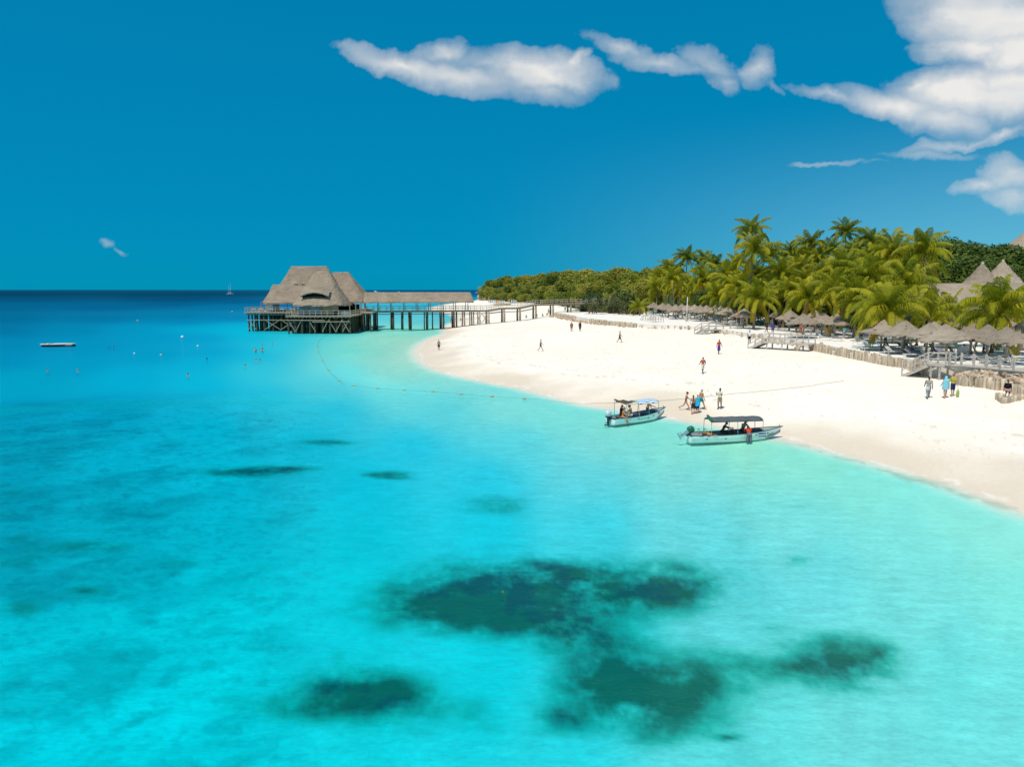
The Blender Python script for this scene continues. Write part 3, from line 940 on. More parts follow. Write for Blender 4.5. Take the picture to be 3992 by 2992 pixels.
# crown centre (u, v) in the photograph, distance, frond length, dark?
PALMS = [
 (3897, 1222, 71, 5.0, 0), (3465, 1215, 79, 4.7, 0), (3153, 1168, 99, 4.6, 0), (2952, 1168, 108, 4.6, 0), (2942, 985, 118, 5.2, 0), (2930, 905, 128, 4.4, 1),
 (2626, 1096, 150, 4.4, 0), (2680, 1010, 172, 4.4, 1), (2747, 1012, 200, 4.2, 1), (2741, 1102, 142, 4.4, 0), (2611, 1052, 176, 4.4, 0), (2489, 1200, 152, 3.2, 0),
 (2560, 1128, 165, 4.4, 0), (2500, 1118, 190, 4.6, 0), (3298, 912, 150, 4.6, 1), (3160, 960, 140, 4.6, 0), (3396, 950, 135, 4.4, 1), (3486, 990, 104, 4.8, 0),
 (3603, 990, 98, 4.8, 0), (3050, 1075, 118, 4.8, 0), (3120, 1060, 128, 4.6, 0), (3215, 1075, 120, 4.6, 0), (3300, 1055, 112, 4.8, 0), (3390, 1090, 100, 4.8, 0),
 (3540, 1120, 92, 4.6, 0), (3625, 1225, 80, 3.9, 0), (3700, 1222, 84, 3.8, 0), (3868, 1212, 82, 3.9, 0), (3985, 1215, 78, 4.2, 0), (3440, 1200, 90, 4.4, 0),
 (2830, 1085, 135, 4.8, 0), (2880, 1140, 118, 4.6, 0), (2800, 1165, 128, 4.2, 0), (2700, 1160, 150, 3.9, 0), (2560, 1180, 170, 3.6, 0), (2410, 1130, 215, 4.4, 0), (2330, 1118, 250, 4.4, 0),
 (2790, 1040, 165, 4.6, 1), (2880, 1040, 150, 4.6, 0), (3010, 1000, 140, 4.6, 1), (3085, 990, 150, 4.4, 1), (3240, 985, 150, 4.6, 1), (3345, 1000, 140, 4.6, 1), (3440, 1040, 120, 4.8, 1),
 (3010, 1150, 115, 4.2, 0), (3075, 1140, 112, 4.2, 0), (3260, 1140, 104, 4.6, 0), (3345, 1170, 96, 4.4, 0), (2660, 1130, 160, 4.0, 0), (2950, 1085, 128, 4.6, 0),
 (3560, 1050, 108, 4.6, 1), (2770, 1120, 150, 4.2, 0), (2850, 1110, 140, 4.4, 0), (2920, 1120, 126, 4.4, 0), (3130, 1110, 118, 4.4, 0), (3210, 1150, 108, 4.2, 0), (3400, 1030, 118, 4.6, 0), (3500, 1080, 102, 4.6, 0), (2580, 1090, 172, 4.2, 0), (2450, 1165, 195, 3.6, 0), (3190, 1020, 138, 4.4, 0),
]
prr = random.Random(77)
for k in range(26):                          # the rest of the grove, filling in behind the front palms
    u = prr.uniform(2560, 3640)
    skyline = float(np.interp(u, [2500, 2600, 2700, 2850, 2940, 3050, 3160, 3300, 3400, 3500, 3640], [1120, 1060, 1040, 1060, 1000, 1010, 980, 960, 970, 985, 1010]))
    v = prr.uniform(skyline + 15, 1130)
    far = (1130 - v) / 150.0
    PALMS.append((u, v, float(np.interp(u, [2560, 2850, 3200, 3640], [178, 150, 128, 108])) * (1 + .22 * far) * prr.uniform(.96, 1.06), prr.uniform(3.7, 4.7), 1 if prr.random() < .45 else 0))
order = sorted(range(len(PALMS)), key=lambda i: PALMS[i][0])
rank = {i: k + 1 for k, i in enumerate(order)}
def palm_label(i):
    u, v, Y, L, d = PALMS[i]
    if i == 0:
        return 'short coconut palm with yellow fronds behind the rope-railed boardwalk'
    if i == 4:
        return 'tallest coconut palm, its crown standing clear above the other palms'
    if i == 11:
        return 'small young palm alone on the sand beside the dark hedge'
    if i == 14:
        return 'slender dark palm whose top breaks the skyline right of the tallest palm'
    w = 'dark green coconut palm' if d else 'yellow-green coconut palm'
    return f'{w}, {ordw(rank[i])} crown from the left in the palm grove'
for i, (u, v, Y, L, d) in enumerate(PALMS):
    palm(u, v, Y, L, lean=random.uniform(0.3, 1.5), label=palm_label(i), dark=bool(d), nf=(24 if L > 4 else 18), seed=i, old=(not d))

# --- broadleaf trees: crowns of leaf clumps round a branching trunk
def crown_mesh(name, seed, material, lumps=16, leaves=170, size=0.16, flat=0.75, reach=1.0):
    """unit crown, about 1 in radius, leaf sprays on the outside of uneven lumps"""
    rnd = random.Random(seed)
    mb = MB()
    cs = []
    for k in range(lumps):
        t = rnd.uniform(0, 6.283)
        zz = rnd.uniform(-0.35, 0.9)
        rr = math.sqrt(max(0.02, 1 - zz * zz)) * rnd.uniform(0.45, 0.78) * reach
        cs.append((Vector((math.cos(t) * rr, math.sin(t) * rr, zz * flat * 0.75)), rnd.uniform(0.24, 0.44)))
    cs.append((Vector((0, 0, 0.1)), 0.55))
    for c, r_ in cs:
        for _ in range(int(leaves * (r_ / 0.34) ** 2)):
            d = Vector((rnd.gauss(0, 1), rnd.gauss(0, 1), rnd.gauss(0.35, 1))).normalized()
            p = c + d * r_ * rnd.uniform(0.78, 1.06)
            s = size * rnd.uniform(0.5, 1.2) * 0.5
            nrm = (d + Vector((rnd.gauss(0, .5), rnd.gauss(0, .5), rnd.gauss(0.3, .5)))).normalized()
            a = nrm.orthogonal().normalized()
            a = Matrix.Rotation(rnd.uniform(0, 6.28), 3, nrm) @ a
            b = nrm.cross(a)
            mb.add([p - a * s, p - b * s * 0.55 - nrm * s * .15, p + a * s * 1.1, p + b * s * 0.55 - nrm * s * .15], [(0, 1, 2, 3)])
    return mb.mesh(name, material)
def trunk_mesh(name, seed):
    """unit trunk: 1 high, with limbs reaching into the crown"""
    rnd = random.Random(seed)
    mb = MB()
    mb.tube([(0, 0, -0.02), (0.02, 0.01, 0.3), (0.0, 0.03, 0.62), (0.03, 0, 0.95)], [0.055, 0.042, 0.032, 0.012], 8)
    for k in range(6):
        t = rnd.uniform(0, 6.28)
        z0 = rnd.uniform(0.3, 0.6)
        d = Vector((math.cos(t), math.sin(t), 0))
        mb.tube([Vector((0.01, 0.01, z0)), d * 0.14 + Vector((0, 0, z0 + 0.16)), d * 0.30 + Vector((0, 0, z0 + 0.26))], [0.022, 0.014, 0.006], 6)
    return mb.mesh(name, M_BARK, True)
CROWN_FAR = [crown_mesh('crown', 300 + k, M_LEAF_FAR, (10, 18, 14, 24, 12)[k], 165, 0.14, (.75, .9, .6, .8, 1.0)[k]) for k in range(5)]
CROWN_DK = [crown_mesh('crown', 320 + k, M_LEAF_DK, 20, 260, 0.105) for k in range(3)]
CROWN_YL = [crown_mesh('crown', 340 + k, M_LEAF_YL, 12, 120, 0.15) for k in range(1)]
TRUNKS = [trunk_mesh('trunk', 360 + k) for k in range(3)]

def tree(u, v, Y, r, label, bank, group, seed, squash=0.85, base=None):
    """v: top of the crown in the photograph"""
    rnd = random.Random(seed * 31 + 5)
    top = at(u, v, Y)
    gz = terr_z(top.x, top.y) if base is None else base
    r = r * rnd.uniform(.8, 1.25)
    cz = top.z - r * squash * 0.95
    root = thing('broadleaf_tree', label, 'tree', (top.x, top.y, gz - 0.1), 0.0, group)
    hgt = max(cz - gz + r * 0.35, 1.5)
    rz = rnd.uniform(0, 6.28)
    obj('trunk', TRUNKS[seed % 3], root, (0, 0, 0), (0, 0, rz), (r * 1.5, r * 1.5, hgt))
    obj('crown', bank[seed % len(bank)], root, (0, 0, cz - gz), (0, 0, rz), (r * rnd.uniform(.95, 1.1), r * rnd.uniform(.95, 1.1), r * squash))
    return root

HEAD = [  # headland wood: (u, v of the crown top, distance, radius)
 (1893, 1108, 640, 7.0), (1915, 1090, 620, 8.0), (1940, 1082, 600, 8.0), (1968, 1073, 570, 8.5), (2000, 1076, 560, 8), (2032, 1071, 530, 8.5), (2062, 1071, 500, 8.0), (2092, 1074, 480, 7.5),
 (2125, 1064, 450, 8), (2160, 1056, 430, 8), (2195, 1049, 400, 8), (2232, 1051, 380, 8), (2270, 1051, 360, 7.5), (2305, 1048, 340, 7.5), (2345, 1056, 310, 7), (2385, 1046, 290, 7), (2425, 1040, 270, 7), (2465, 1040, 255, 6.5), (2505, 1044, 240, 6.5), (2545, 1034, 230, 6),
 (1885, 1128, 600, 6.0), (1910, 1118, 570, 6.5), (1945, 1112, 540, 7), (1985, 1108, 510, 7), (2025, 1108, 480, 7), (2065, 1104, 450, 6.5), (2105, 1104, 420, 6.5), (2150, 1098, 390, 6.5), (2195, 1092, 360, 6.5), (2245, 1092, 330, 6.0), (2295, 1092, 300, 5.5), (2350, 1092, 275, 5.5), (2405, 1086, 255, 5.5), (2460, 1090, 235, 5.5),
 (1925, 1140, 520, 5), (1965, 1138, 490, 5.5), (2010, 1136, 460, 5.5), (2055, 1136, 430, 5.5), (2100, 1134, 390, 5), (2150, 1134, 350, 5), (2200, 1132, 315, 4.8), (2255, 1134, 280, 4.2), (2380, 1130, 245, 4.5), (2440, 1120, 225, 4.5), (2520, 1085, 215, 5), (2580, 1075, 205, 5), (2640, 1065, 215, 5.5), (2700, 1060, 220, 5.5),
]
hord = {i: k + 1 for k, i in enumerate(sorted(range(len(HEAD)), key=lambda i: HEAD[i][0]))}
for i, (u, v, Y, r) in enumerate(HEAD):
    if i == 0:
        lab = 'broadleaf tree overhanging the sea at the tip of the headland'
    else:
        lab = f'olive green broadleaf tree on the headland, {ordw(hord[i])} crown from its tip'
    tree(u, v, Y, r, lab, CROWN_FAR, 'trees of the headland wood', i)
tree(2385, 1066, 262, 4.2, 'bright yellow-green tree standing out of the headland wood', CROWN_YL, None, 70)
tree(2120, 1098, 400, 4.0, 'dark blue-green tree in the middle of the headland wood', CROWN_DK, None, 71)
DARK = [(3640, 935, 122, 6.5), (3710, 918, 128, 6.5), (3790, 932, 124, 6.8), (3865, 945, 120, 6.5), (3925, 965, 118, 6.0), (3685, 985, 116, 5.5), (3760, 985, 114, 5.5), (3840, 1000, 112, 5.0), (3985, 960, 130, 6.5), (3975, 1030, 108, 4.5), (3600, 985, 130, 6),
        (3480, 1010, 150, 6.5), (3350, 1010, 165, 7), (3230, 1010, 170, 7), (3120, 1020, 170, 7), (3020, 1030, 165, 6.5), (2900, 1050, 170, 6.5), (2810, 1060, 185, 6.5), (3560, 960, 140, 6),
        (3150, 1120, 128, 4.5), (3330, 1120, 120, 4.8), (3030, 1130, 132, 4.5), (2900, 1120, 140, 4.5), (3480, 1110, 108, 4.5), (3250, 1100, 125, 4.5), (2760, 1120, 160, 4.5)]
dord = {i: k + 1 for k, i in enumerate(sorted(range(len(DARK)), key=lambda i: DARK[i][0]))}
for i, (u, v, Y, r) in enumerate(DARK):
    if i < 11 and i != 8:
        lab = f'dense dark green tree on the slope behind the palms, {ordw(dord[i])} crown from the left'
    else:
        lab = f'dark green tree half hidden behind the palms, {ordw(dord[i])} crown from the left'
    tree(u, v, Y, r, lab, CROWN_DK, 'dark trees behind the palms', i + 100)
tree(3948, 968, 126, 3.0, 'yellow flowering shrub below the thatched roof on the hill', CROWN_YL, None, 12)
# low shrubs filling the ground behind the parasols
for i in range(34):
    u = 2450 + i * 46
    Y = float(np.interp(u, [2450, 2700, 3000, 3400, 3992], [215, 180, 140, 108, 98])) + random.uniform(-4, 6)
    g = at(u, 1200, Y)
    gz = terr_z(g.x, g.y)
    rr = random.uniform(1.6, 2.5)
    root = thing('shrub', f'low green shrub under the palms behind the parasols, {ordw(i + 1)} from the left', 'shrub', (g.x, g.y, gz - 0.1), 0, 'shrubs under the palms')
    obj('stem', TRUNKS[i % 3], root, None, None, (rr * .8, rr * .8, rr))
    obj('foliage', CROWN_DK[i % 3], root, (0, 0, rr * 0.75), (0, 0, i * 1.3), (rr, rr, rr * .9))

# --- screw pines beside the jetty head
def pandanus(u, v_top, Y, r, label, seed):
    rnd = random.Random(seed)
    top = at(u, v_top, Y)
    gz = terr_z(top.x, top.y)
    root = thing('screw_pine', label, 'tree', (top.x, top.y, gz - 0.05), 0, 'screw pines by the jetty')
    cz = top.z - gz - r
    mb = MB()
    for k in range(5):
        t = 6.28 * k / 5 + rnd.uniform(-.4, .4)
        mb.tube([(math.cos(t) * .9 * r * .4, math.sin(t) * .9 * r * .4, 0), (math.cos(t) * .25, math.sin(t) * .25, cz * 0.5), (math.cos(t + 1) * r * .5, math.sin(t + 1) * r * .5, cz)], [.13, .1, .07], 6)
    mb.build('trunk', M_BARK, root, True)
    mb = MB()
    for k in range(26):
        d = Vector((rnd.gauss(0, 1), rnd.gauss(0, 1), rnd.gauss(.2, .8))).normalized()
        c = Vector((0, 0, cz)) + Vector((d.x * r * .75, d.y * r * .75, d.z * r * .6))
        for j in range(46):
            e = (d * .5 + Vector((rnd.gauss(0, .8), rnd.gauss(0, .8), rnd.gauss(.25, .7)))).normalized()
            ln = r * rnd.uniform(.3, .46)
            p1 = c + e * ln * .55
            p2 = p1 + (e + Vector((0, 0, -.9))).normalized() * ln * .5
            w = e.cross(Vector((0, 0, 1)))
            w = (w.normalized() if w.length > .01 else Vector((1, 0, 0))) * .055
            mb.add([c - w, c + w, p1 + w, p1 - w, p2], [(0, 1, 2, 3), (3, 2, 4)])
    mb.build('crown', M_PAND, root)
pandanus(2312, 1123, 196, 3.3, 'round bluish screw pine leaning over the jetty handrail', 1)
pandanus(2432, 1112, 190, 3.8, 'tall screw pine on bare stilt stems beside the dark hedge', 2)
pandanus(2385, 1150, 200, 2.4, 'small screw pine between the two larger screw pines', 3)

# --- clipped hedge under the screw pines
def hedge(p0, p1, hgt, wid, label):
    rnd = random.Random(5)
    p0, p1 = Vector(p0), Vector(p1)
    L = (p1 - p0).length
    d = (p1 - p0).normalized()
    sd = Vector((-d.y, d.x, 0))
    root = thing('hedge', label, 'hedge', (p0.x, p0.y, p0.z), 0)
    mb = MB()
    mb.bar((0, 0, hgt * .48), (p1 - p0) + Vector((0, 0, hgt * .48)), wid * .86, hgt * .9)
    mb.build('branches', M_BARK, root)
    mb = MB()
    for _ in range(2600):
        t = rnd.uniform(0, L)
        face = rnd.random()
        if face < .35:
            p = d * t + sd * rnd.uniform(-wid / 2, wid / 2) + Vector((0, 0, hgt * rnd.uniform(.97, 1.04)))
        else:
            p = d * t + sd * (wid / 2) * rnd.choice((-1, -1, 1)) * rnd.uniform(.95, 1.08) + Vector((0, 0, rnd.uniform(.05, hgt)))
        a = Vector((rnd.gauss(0, 1), rnd.gauss(0, 1), rnd.gauss(0, 1))).normalized() * .16
        b = a.orthogonal().normalized() * .13
        mb.add([p - a, p - b, p + a, p + b], [(0, 1, 2, 3)])
    o = mb.build('foliage', M_LEAF_DK, root)
    o['kind'] = 'stuff'
hp0, hp1 = P(2268, 1216, TERR), P(2500, 1226, TERR)
hedge(hp0, hp1, 2.2, 1.6, 'long clipped dark hedge under the screw pines by the jetty')

# ------------------------------------------------------------------ thatch and timber
M_THATCH = thatch_mat('thatch', (0.14, 0.105, 0.076), (0.44, 0.35, 0.265))
M_THATCH2 = thatch_mat('thatch_parasol', (0.19, 0.15, 0.112), (0.47, 0.39, 0.305))
M_RIDGE = mat('ridge_boards', (0.50, 0.44, 0.37), 0.85, 0.1, var=0.25, scale=2.0)
M_WOOD = mat('weathered_wood', (0.36, 0.29, 0.21), 0.85, 0.15, var=0.3, scale=3.0, bump=0.4, bscale=6.0, stretch=(1, 1, 4))
M_WOODL = mat('pale_wood', (0.50, 0.42, 0.32), 0.85, 0.15, var=0.25, scale=3.0, bump=0.3, bscale=8.0)
M_PILE = mat('wet_pile_wood', (0.10, 0.08, 0.055), 0.85, 0.15, var=0.45, scale=1.2, bump=0.5, bscale=6.0, stretch=(1, 1, 2.5))
M_WHITE = mat('white_paint', (0.80, 0.79, 0.76), 0.5, 0.3, var=0.05)
M_DARKIN = mat('interior_shade_black', (0.008, 0.007, 0.006), 0.9, 0.05)  # near-black colour standing in for the shade inside openings and rooms
M_CURTAIN = mat('blue_grey_screen', (0.20, 0.30, 0.34), 0.8, 0.1, var=0.3, scale=0.6)
M_BLIND = mat('reed_blind', (0.46, 0.37, 0.24), 0.85, 0.1, var=0.25, scale=1.0, stretch=(1, 1, 6))

def loft_roof(name, hx, hy, rx, ry, z0, z1, parent, material=None, p=6.0, rows=9, n=64, flare=0.12, seed=0, thick=0.35, loc=(0, 0, 0), rz=0.0, jit=0.06):
    """hipped thatch roof: rounded-rectangle rings from the eave up to the ridge, slightly concave, with layered, ragged thatch"""
    rnd = random.Random(seed)
    rings = []
    def ring(ax, ay, z, jj, pp):
        out = []
        for k in range(n):
            t = 2 * math.pi * (k + 0.5) / n
            c, s = math.cos(t), math.sin(t)
            r_ = (abs(c) ** pp + abs(s) ** pp) ** (-1.0 / pp)
            j = 1 + rnd.uniform(-jj, jj) / max(ax, 0.5)
            out.append((ax * c * r_ * j, ay * s * r_ * j, z + rnd.uniform(-jj, jj) * 0.8))
        return out
    rings.append(ring(hx - 0.30, hy - 0.30, z0 - thick * 0.6, jit, p))
    rings.append(ring(hx + 0.02, hy + 0.02, z0 - thick, jit * 1.8, p))
    for i in range(rows + 1):
        t = i / rows
        f = (1 - t) - flare * math.sin(math.pi * t) * 0.5
        ax, ay = rx + (hx - rx) * f, ry + (hy - ry) * f
        z = z0 + (z1 - z0) * t
        if 0 < i < rows:                      # overlap of one thatch course on the next
            rings.append(ring(ax + 0.10, ay + 0.10, z - 0.04, jit * 1.3, p))
        rings.append(ring(ax, ay, z, jit, p))
    mb = MB()
    mb.grid(rings, closed=True)
    top = [i + len(mb.v) - n for i in range(n)]
    mb.f.append(tuple(top)); mb.m.append(0)
    return mb.build(name, material or M_THATCH, parent, False, loc, (0, 0, rz))

def railing(parent, pts, h=1.05, step=1.6, material=None, rails=(1.0, 0.55), pw=0.09, name='railing'):
    """handrail with posts; posts and rails are its pieces"""
    material = material or M_WOODL
    pts = [Vector(p) for p in pts]
    mb = MB()
    for a, b in zip(pts[:-1], pts[1:]):
        for rh in rails:
            mb.bar(a + Vector((0, 0, h * rh)), b + Vector((0, 0, h * rh)), 0.06, 0.09)
    r_ = mb.build(name, material, parent)
    post_me = MB().box((0, 0, h * 0.53), (pw, pw, h * 1.06)).mesh('rail_post', material)
    for a, b in zip(pts[:-1], pts[1:]):
        L = (b - a).length
        k = max(1, round(L / step))
        for i in range(k + 1):
            if i == 0 and a != pts[0]:
                continue
            obj('rail_post', post_me, r_, a.lerp(b, i / k))
    return r_

# ------------------------------------------------------------------ restaurant on stilts
RESTX, RESTY = -52.0, 188.0
rest = thing('stilt_restaurant', 'thatched restaurant of several steep roofs standing on stilts in the sea', 'restaurant', (RESTX, RESTY, 0))
def rl(x, y, z=0.0):
    return Vector((x - RESTX, y - RESTY, z))
# decks
def deck(x0, x1, y0, y1, z, name='deck', th=0.28):
    c = rl((x0 + x1) / 2, (y0 + y1) / 2, z - th / 2)
    mb = MB().box(c, (x1 - x0, y1 - y0, th))
    k = int((x1 - x0) / 0.9)
    for i in range(k):                       # joist ends showing under the edge
        mb.box(rl(x0 + 0.4 + i * (x1 - x0 - .8) / max(k - 1, 1), y0 + 0.6, z - th - 0.1), (0.12, 1.4, 0.2))
    return mb.build(name, M_WOOD, rest)
deck(-54.4, -38.6, 171.0, 188.0, 4.35)
deck(-68.2, -54.38, 181.5, 203.0, 4.95)
deck(-54.4, -40.0, 188.02, 206.0, 4.97)
deck(-38.58, -35.5, 180.5, 190.0, 4.9)
# roofs
roof_f = loft_roof('roof', 6.7, 7.2, 1.9, 0.35, 6.95, 15.0, rest, p=3.4, rows=13, seed=1, loc=rl(-47.6, 180.0), flare=0.07)
roof_l = loft_roof('roof', 8.4, 6.6, 7.1, 0.30, 7.25, 11.75, rest, p=7, rows=8, seed=2, loc=rl(-56.4, 190.0), flare=0.10)
roof_t = loft_roof('roof', 10.6, 8.6, 4.9, 0.35, 7.3, 16.8, rest, p=7, rows=14, seed=3, loc=rl(-55.4, 196.5), flare=0.12)
roof_r = loft_roof('roof', 9.0, 7.6, 2.2, 0.35, 7.3, 15.3, rest, p=6, rows=12, seed=4, loc=rl(-47.7, 200.5), flare=0.10)
for rf, x0, x1, y, z in ((roof_f, -49.5, -45.7, 180.0, 15.0), (roof_l, -63.3, -57.4, 190.0, 11.75), (roof_t, -60.4, -50.5, 196.5, 16.8), (roof_r, -49.9, -45.5, 200.5, 15.3)):
    c = rf.location
    mb = MB().bar(rl(x0, y, z + 0.08) - c, rl(x1, y, z + 0.08) - c, 0.7, 0.22)
    mb.build('ridge_board', M_RIDGE, rf)
# eyebrow dormers: a black sheet painted as the shaded opening under a thatch brow
def brow(roof, x, y, z, w, h):
    c = roof.location
    o = rl(x, y, z) - c
    n = 18
    mb = MB()
    fr, bk = [], []
    for i in range(n + 1):
        t = i / n
        xx = (t - 0.5) * w
        top = h * math.sin(math.pi * t) ** 0.7
        fr.append(o + Vector((xx, 0, top))); bk.append(o + Vector((xx, 0, -0.05 + 0.18 * h * math.sin(math.pi * t))))
    back = [p + Vector((0, 1.8, 0)) for p in fr]
    mb.grid([bk, fr])
    mb.grid([fr, back])
    mb.build('dormer_opening_shade', M_DARKIN, roof)
    mb = MB()
    pts = []
    for i in range(n + 1):
        t = -0.04 + 1.08 * i / n
        pts.append(o + Vector(((t - 0.5) * w, -0.25, h * math.sin(math.pi * min(max(t, 0), 1)) ** 0.7 + 0.10)))
    rows_ = []
    for dy, dz in ((0.3, -0.10), (0.05, -0.06), (0.0, 0.16), (0.9, 1.0), (1.8, 2.1)):
        rows_.append([p + Vector((random.uniform(-.04, .04), dy, dz + random.uniform(-.05, .05))) for p in pts])
    mb.grid(rows_)
    mb.build('dormer_brow', M_THATCH, roof)
brow(roof_f, -48.0, 173.9, 8.8, 6.4, 0.9)
brow(roof_t, -57.4, 190.3, 11.2, 2.8, 0.7)
# walls, screens and blinds of the rooms
def panel(x0, x1, y, z0, z1, m, name):
    mb = MB().box(rl((x0 + x1) / 2, y, (z0 + z1) / 2), (abs(x1 - x0), 0.08, z1 - z0))
    return mb.build(name, m, rest)
panel(-52.0, -49.8, 174.6, 4.36, 6.75, M_CURTAIN, 'curtain')
panel(-49.7, -46.6, 174.7, 4.36, 6.75, M_CURTAIN, 'curtain')
panel(-46.5, -44.3, 174.6, 4.36, 6.75, M_BLIND, 'blind')
panel(-44.1, -42.6, 174.5, 5.4, 6.75, M_BLIND, 'blind')
panel(-42.4, -39.6, 174.7, 4.36, 5.3, M_CURTAIN, 'wall')
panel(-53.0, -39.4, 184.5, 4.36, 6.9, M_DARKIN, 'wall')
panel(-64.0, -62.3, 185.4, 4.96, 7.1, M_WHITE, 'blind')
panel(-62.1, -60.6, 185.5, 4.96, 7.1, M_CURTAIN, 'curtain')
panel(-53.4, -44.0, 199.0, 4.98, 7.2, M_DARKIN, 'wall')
# room posts
rp = MB().tube([(0, 0, 0), (0, 0, 2.6)], [0.12, 0.10], 7).mesh('column', M_WOOD)
for (x, y, z) in [(-53, 174.3, 4.35), (-49.75, 174.3, 4.35), (-46.55, 174.3, 4.35), (-44.2, 174.3, 4.35), (-42.5, 174.3, 4.35), (-39.6, 174.3, 4.35), (-39.4, 180, 4.35), (-39.4, 186, 4.35),
                  (-65, 185.2, 4.95), (-60.4, 185.2, 4.95), (-58.2, 185.2, 4.95), (-56.0, 185.2, 4.95), (-65, 195, 4.95), (-60, 195.0, 4.95), (-41, 194, 4.97), (-41, 200, 4.97), (-46, 194, 4.97)]:
    obj('column', rp, rest, rl(x, y, z))
# deck furniture and railings
railing(rest, [rl(-39.9, 188.0, 4.35), rl(-38.75, 187.8, 4.35), rl(-38.75, 171.2, 4.35), rl(-54.2, 171.2, 4.35), rl(-54.2, 181.0, 4.35)], 1.25, 1.45)
railing(rest, [rl(-54.5, 181.7, 4.95), rl(-68.0, 181.7, 4.95), rl(-68.0, 202.8, 4.95)], 1.15, 1.9)
# stilts, beams and braces
pile_me = [MB().tube([(0, 0, -1.4), (0.04 * s, 0.03, 1.8), (0, 0.02 * s, 4.9)], [0.24, 0.21, 0.19], 7).mesh('stilt', M_PILE) for s in (1, -2, 3)]
rnd = random.Random(3)
def stilts(xs, ys, z):
    for i, x in enumerate(xs):
        for j, y in enumerate(ys):
            s = (z - 0.28) / 4.9
            obj('stilt', rnd.choice(pile_me), rest, rl(x + rnd.uniform(-.2, .2), y + rnd.uniform(-.15, .15), 0.0), (rnd.uniform(-.03, .03), rnd.uniform(-.03, .03), rnd.uniform(0, 6)), (1, 1, s))
stilts(np.linspace(-53.8, -39.2, 10), [171.5], 4.35)
stilts(np.linspace(-53.4, -39.4, 13), [173.2, 175, 177, 179.5, 182, 185, 187.5], 4.35)
stilts(np.linspace(-67.4, -55.0, 7), [182.2], 4.95)
stilts(np.linspace(-67.0, -55.2, 11), [184, 186, 188.5, 191, 194, 197, 200, 202.5], 4.95)
stilts(np.linspace(-53.8, -40.6, 9), [190, 193, 196, 199, 202, 205], 4.97)
stilts([-38.0, -36.2], [181, 185.5, 189.5], 4.9)
mb_b = []
def brace(x0, y0, z0, x1, y1, z1, r=0.09, name='brace', m=None):
    MB().tube([rl(x0, y0, z0), rl(x1, y1, z1)], r, 6).build(name, m or M_WOOD, rest)
fx = np.linspace(-53.8, -39.2, 10)
for a, b, flip in ((0, 1, 0), (1, 2, 1), (3, 4, 0), (5, 6, 1), (6, 7, 0), (7, 8, 1), (8, 9, 0), (8, 9, 1)):
    y = 171.2
    brace(fx[a], y, 0.5 if flip else 3.4, fx[b], y, 3.4 if flip else 0.5)
lx = np.linspace(-67.4, -55.0, 7)
for a, b, flip in ((0, 1, 0), (0, 1, 1), (2, 4, 0), (2, 4, 1), (4, 6, 0), (4, 6, 1)):
    brace(lx[a], 181.85, 0.4 if flip else 3.0, lx[b], 181.85, 3.0 if flip else 0.4, 0.10)
for z in (4.35, 2.9):
    brace(-67.0, 190.0, z - .5, -54.8, 190.0, z - .55, 0.12, 'beam')
    brace(-53.5, 178.0, z - .5, -39.5, 178.0, z - .55, 0.12, 'beam')
    brace(-67.6, 181.8, z, -54.8, 181.8, z - .05, 0.12, 'beam')
brace(-54.2, 171.1, 3.3, -45.0, 171.1, 3.25, 0.12, 'beam')
brace(-48.0, 171.1, 2.9, -39.0, 171.1, 2.95, 0.12, 'beam')
# tables and seats on the open terrace
for i, (x, y) in enumerate([(-66.6, 184.2), (-66.0, 188.0), (-64.3, 183.0), (-61.8, 183.3), (-59.0, 183.2), (-56.4, 183.4)]):
    t = thing('cafe_table', f'small pale table on the open deck of the stilt restaurant, {ordw(i + 1)} from its seaward corner', 'table', (x, y, 4.95), 0, 'tables on the restaurant deck')
    MB().box((0, 0, 0.73), (1.1, 0.9, 0.05)).build('table_top', M_WHITE, t)
    for sx in (-.45, .45):
        for sy in (-.35, .35):
            MB().box((sx, sy, 0.355), (0.06, 0.06, 0.71)).build('leg', M_WOODL, t)

# ------------------------------------------------------------------ jetty from the restaurant to the shore
J = [Vector(p) for p in ((-39.95, 188.0, 5.05), (-6.7, 197.5, 5.05), (-2.8, 199.6, 5.65), (2.0, 202.0, 5.65), (6.3, 204.6, 6.5), (21.3, 212.5, 6.7), (31.5, 217.0, 6.8))]
jet = thing('jetty', 'long wooden footbridge on posts with a thatched roof over its seaward half', 'jetty', (J[0].x, J[0].y, 0))
def jl(p, dz=0.0):
    return Vector((p.x - J[0].x, p.y - J[0].y, p.z + dz))
WJ = 1.5
dirj = (J[1] - J[0]); dirj.z = 0; dirj.normalize()
nrmj = Vector((-dirj.y, dirj.x, 0))
mb = MB()
for a, b in zip(J[:-1], J[1:]):
    mb.bar(jl(a, -0.09), jl(b, -0.09), WJ * 2, 0.14)
    for s in (-1, 1):
        mb.bar(jl(a, -0.32) + nrmj * s * (WJ - .2), jl(b, -0.32) + nrmj * s * (WJ - .2), 0.16, 0.3)
mb.build('deck', M_WOOD, jet)
for s in (-1, 1):
    MB().tube([jl(J[0], -0.95) + nrmj * s * 1.2, jl(J[1], -0.98) + nrmj * s * 1.2, jl(J[2], -1.2) + nrmj * s * 1.2, jl(J[3], -1.2) + nrmj * s * 1.2, jl(J[4], -1.3) + nrmj * s * 1.2], 0.08, 6).build('beam', M_WOOD, jet)
for s in (-1, 1):
    railing(jet, [jl(p) + nrmj * s * (WJ - 0.1) for p in J], 1.15, 1.75, M_WOODL, rails=(1.0, 0.5))
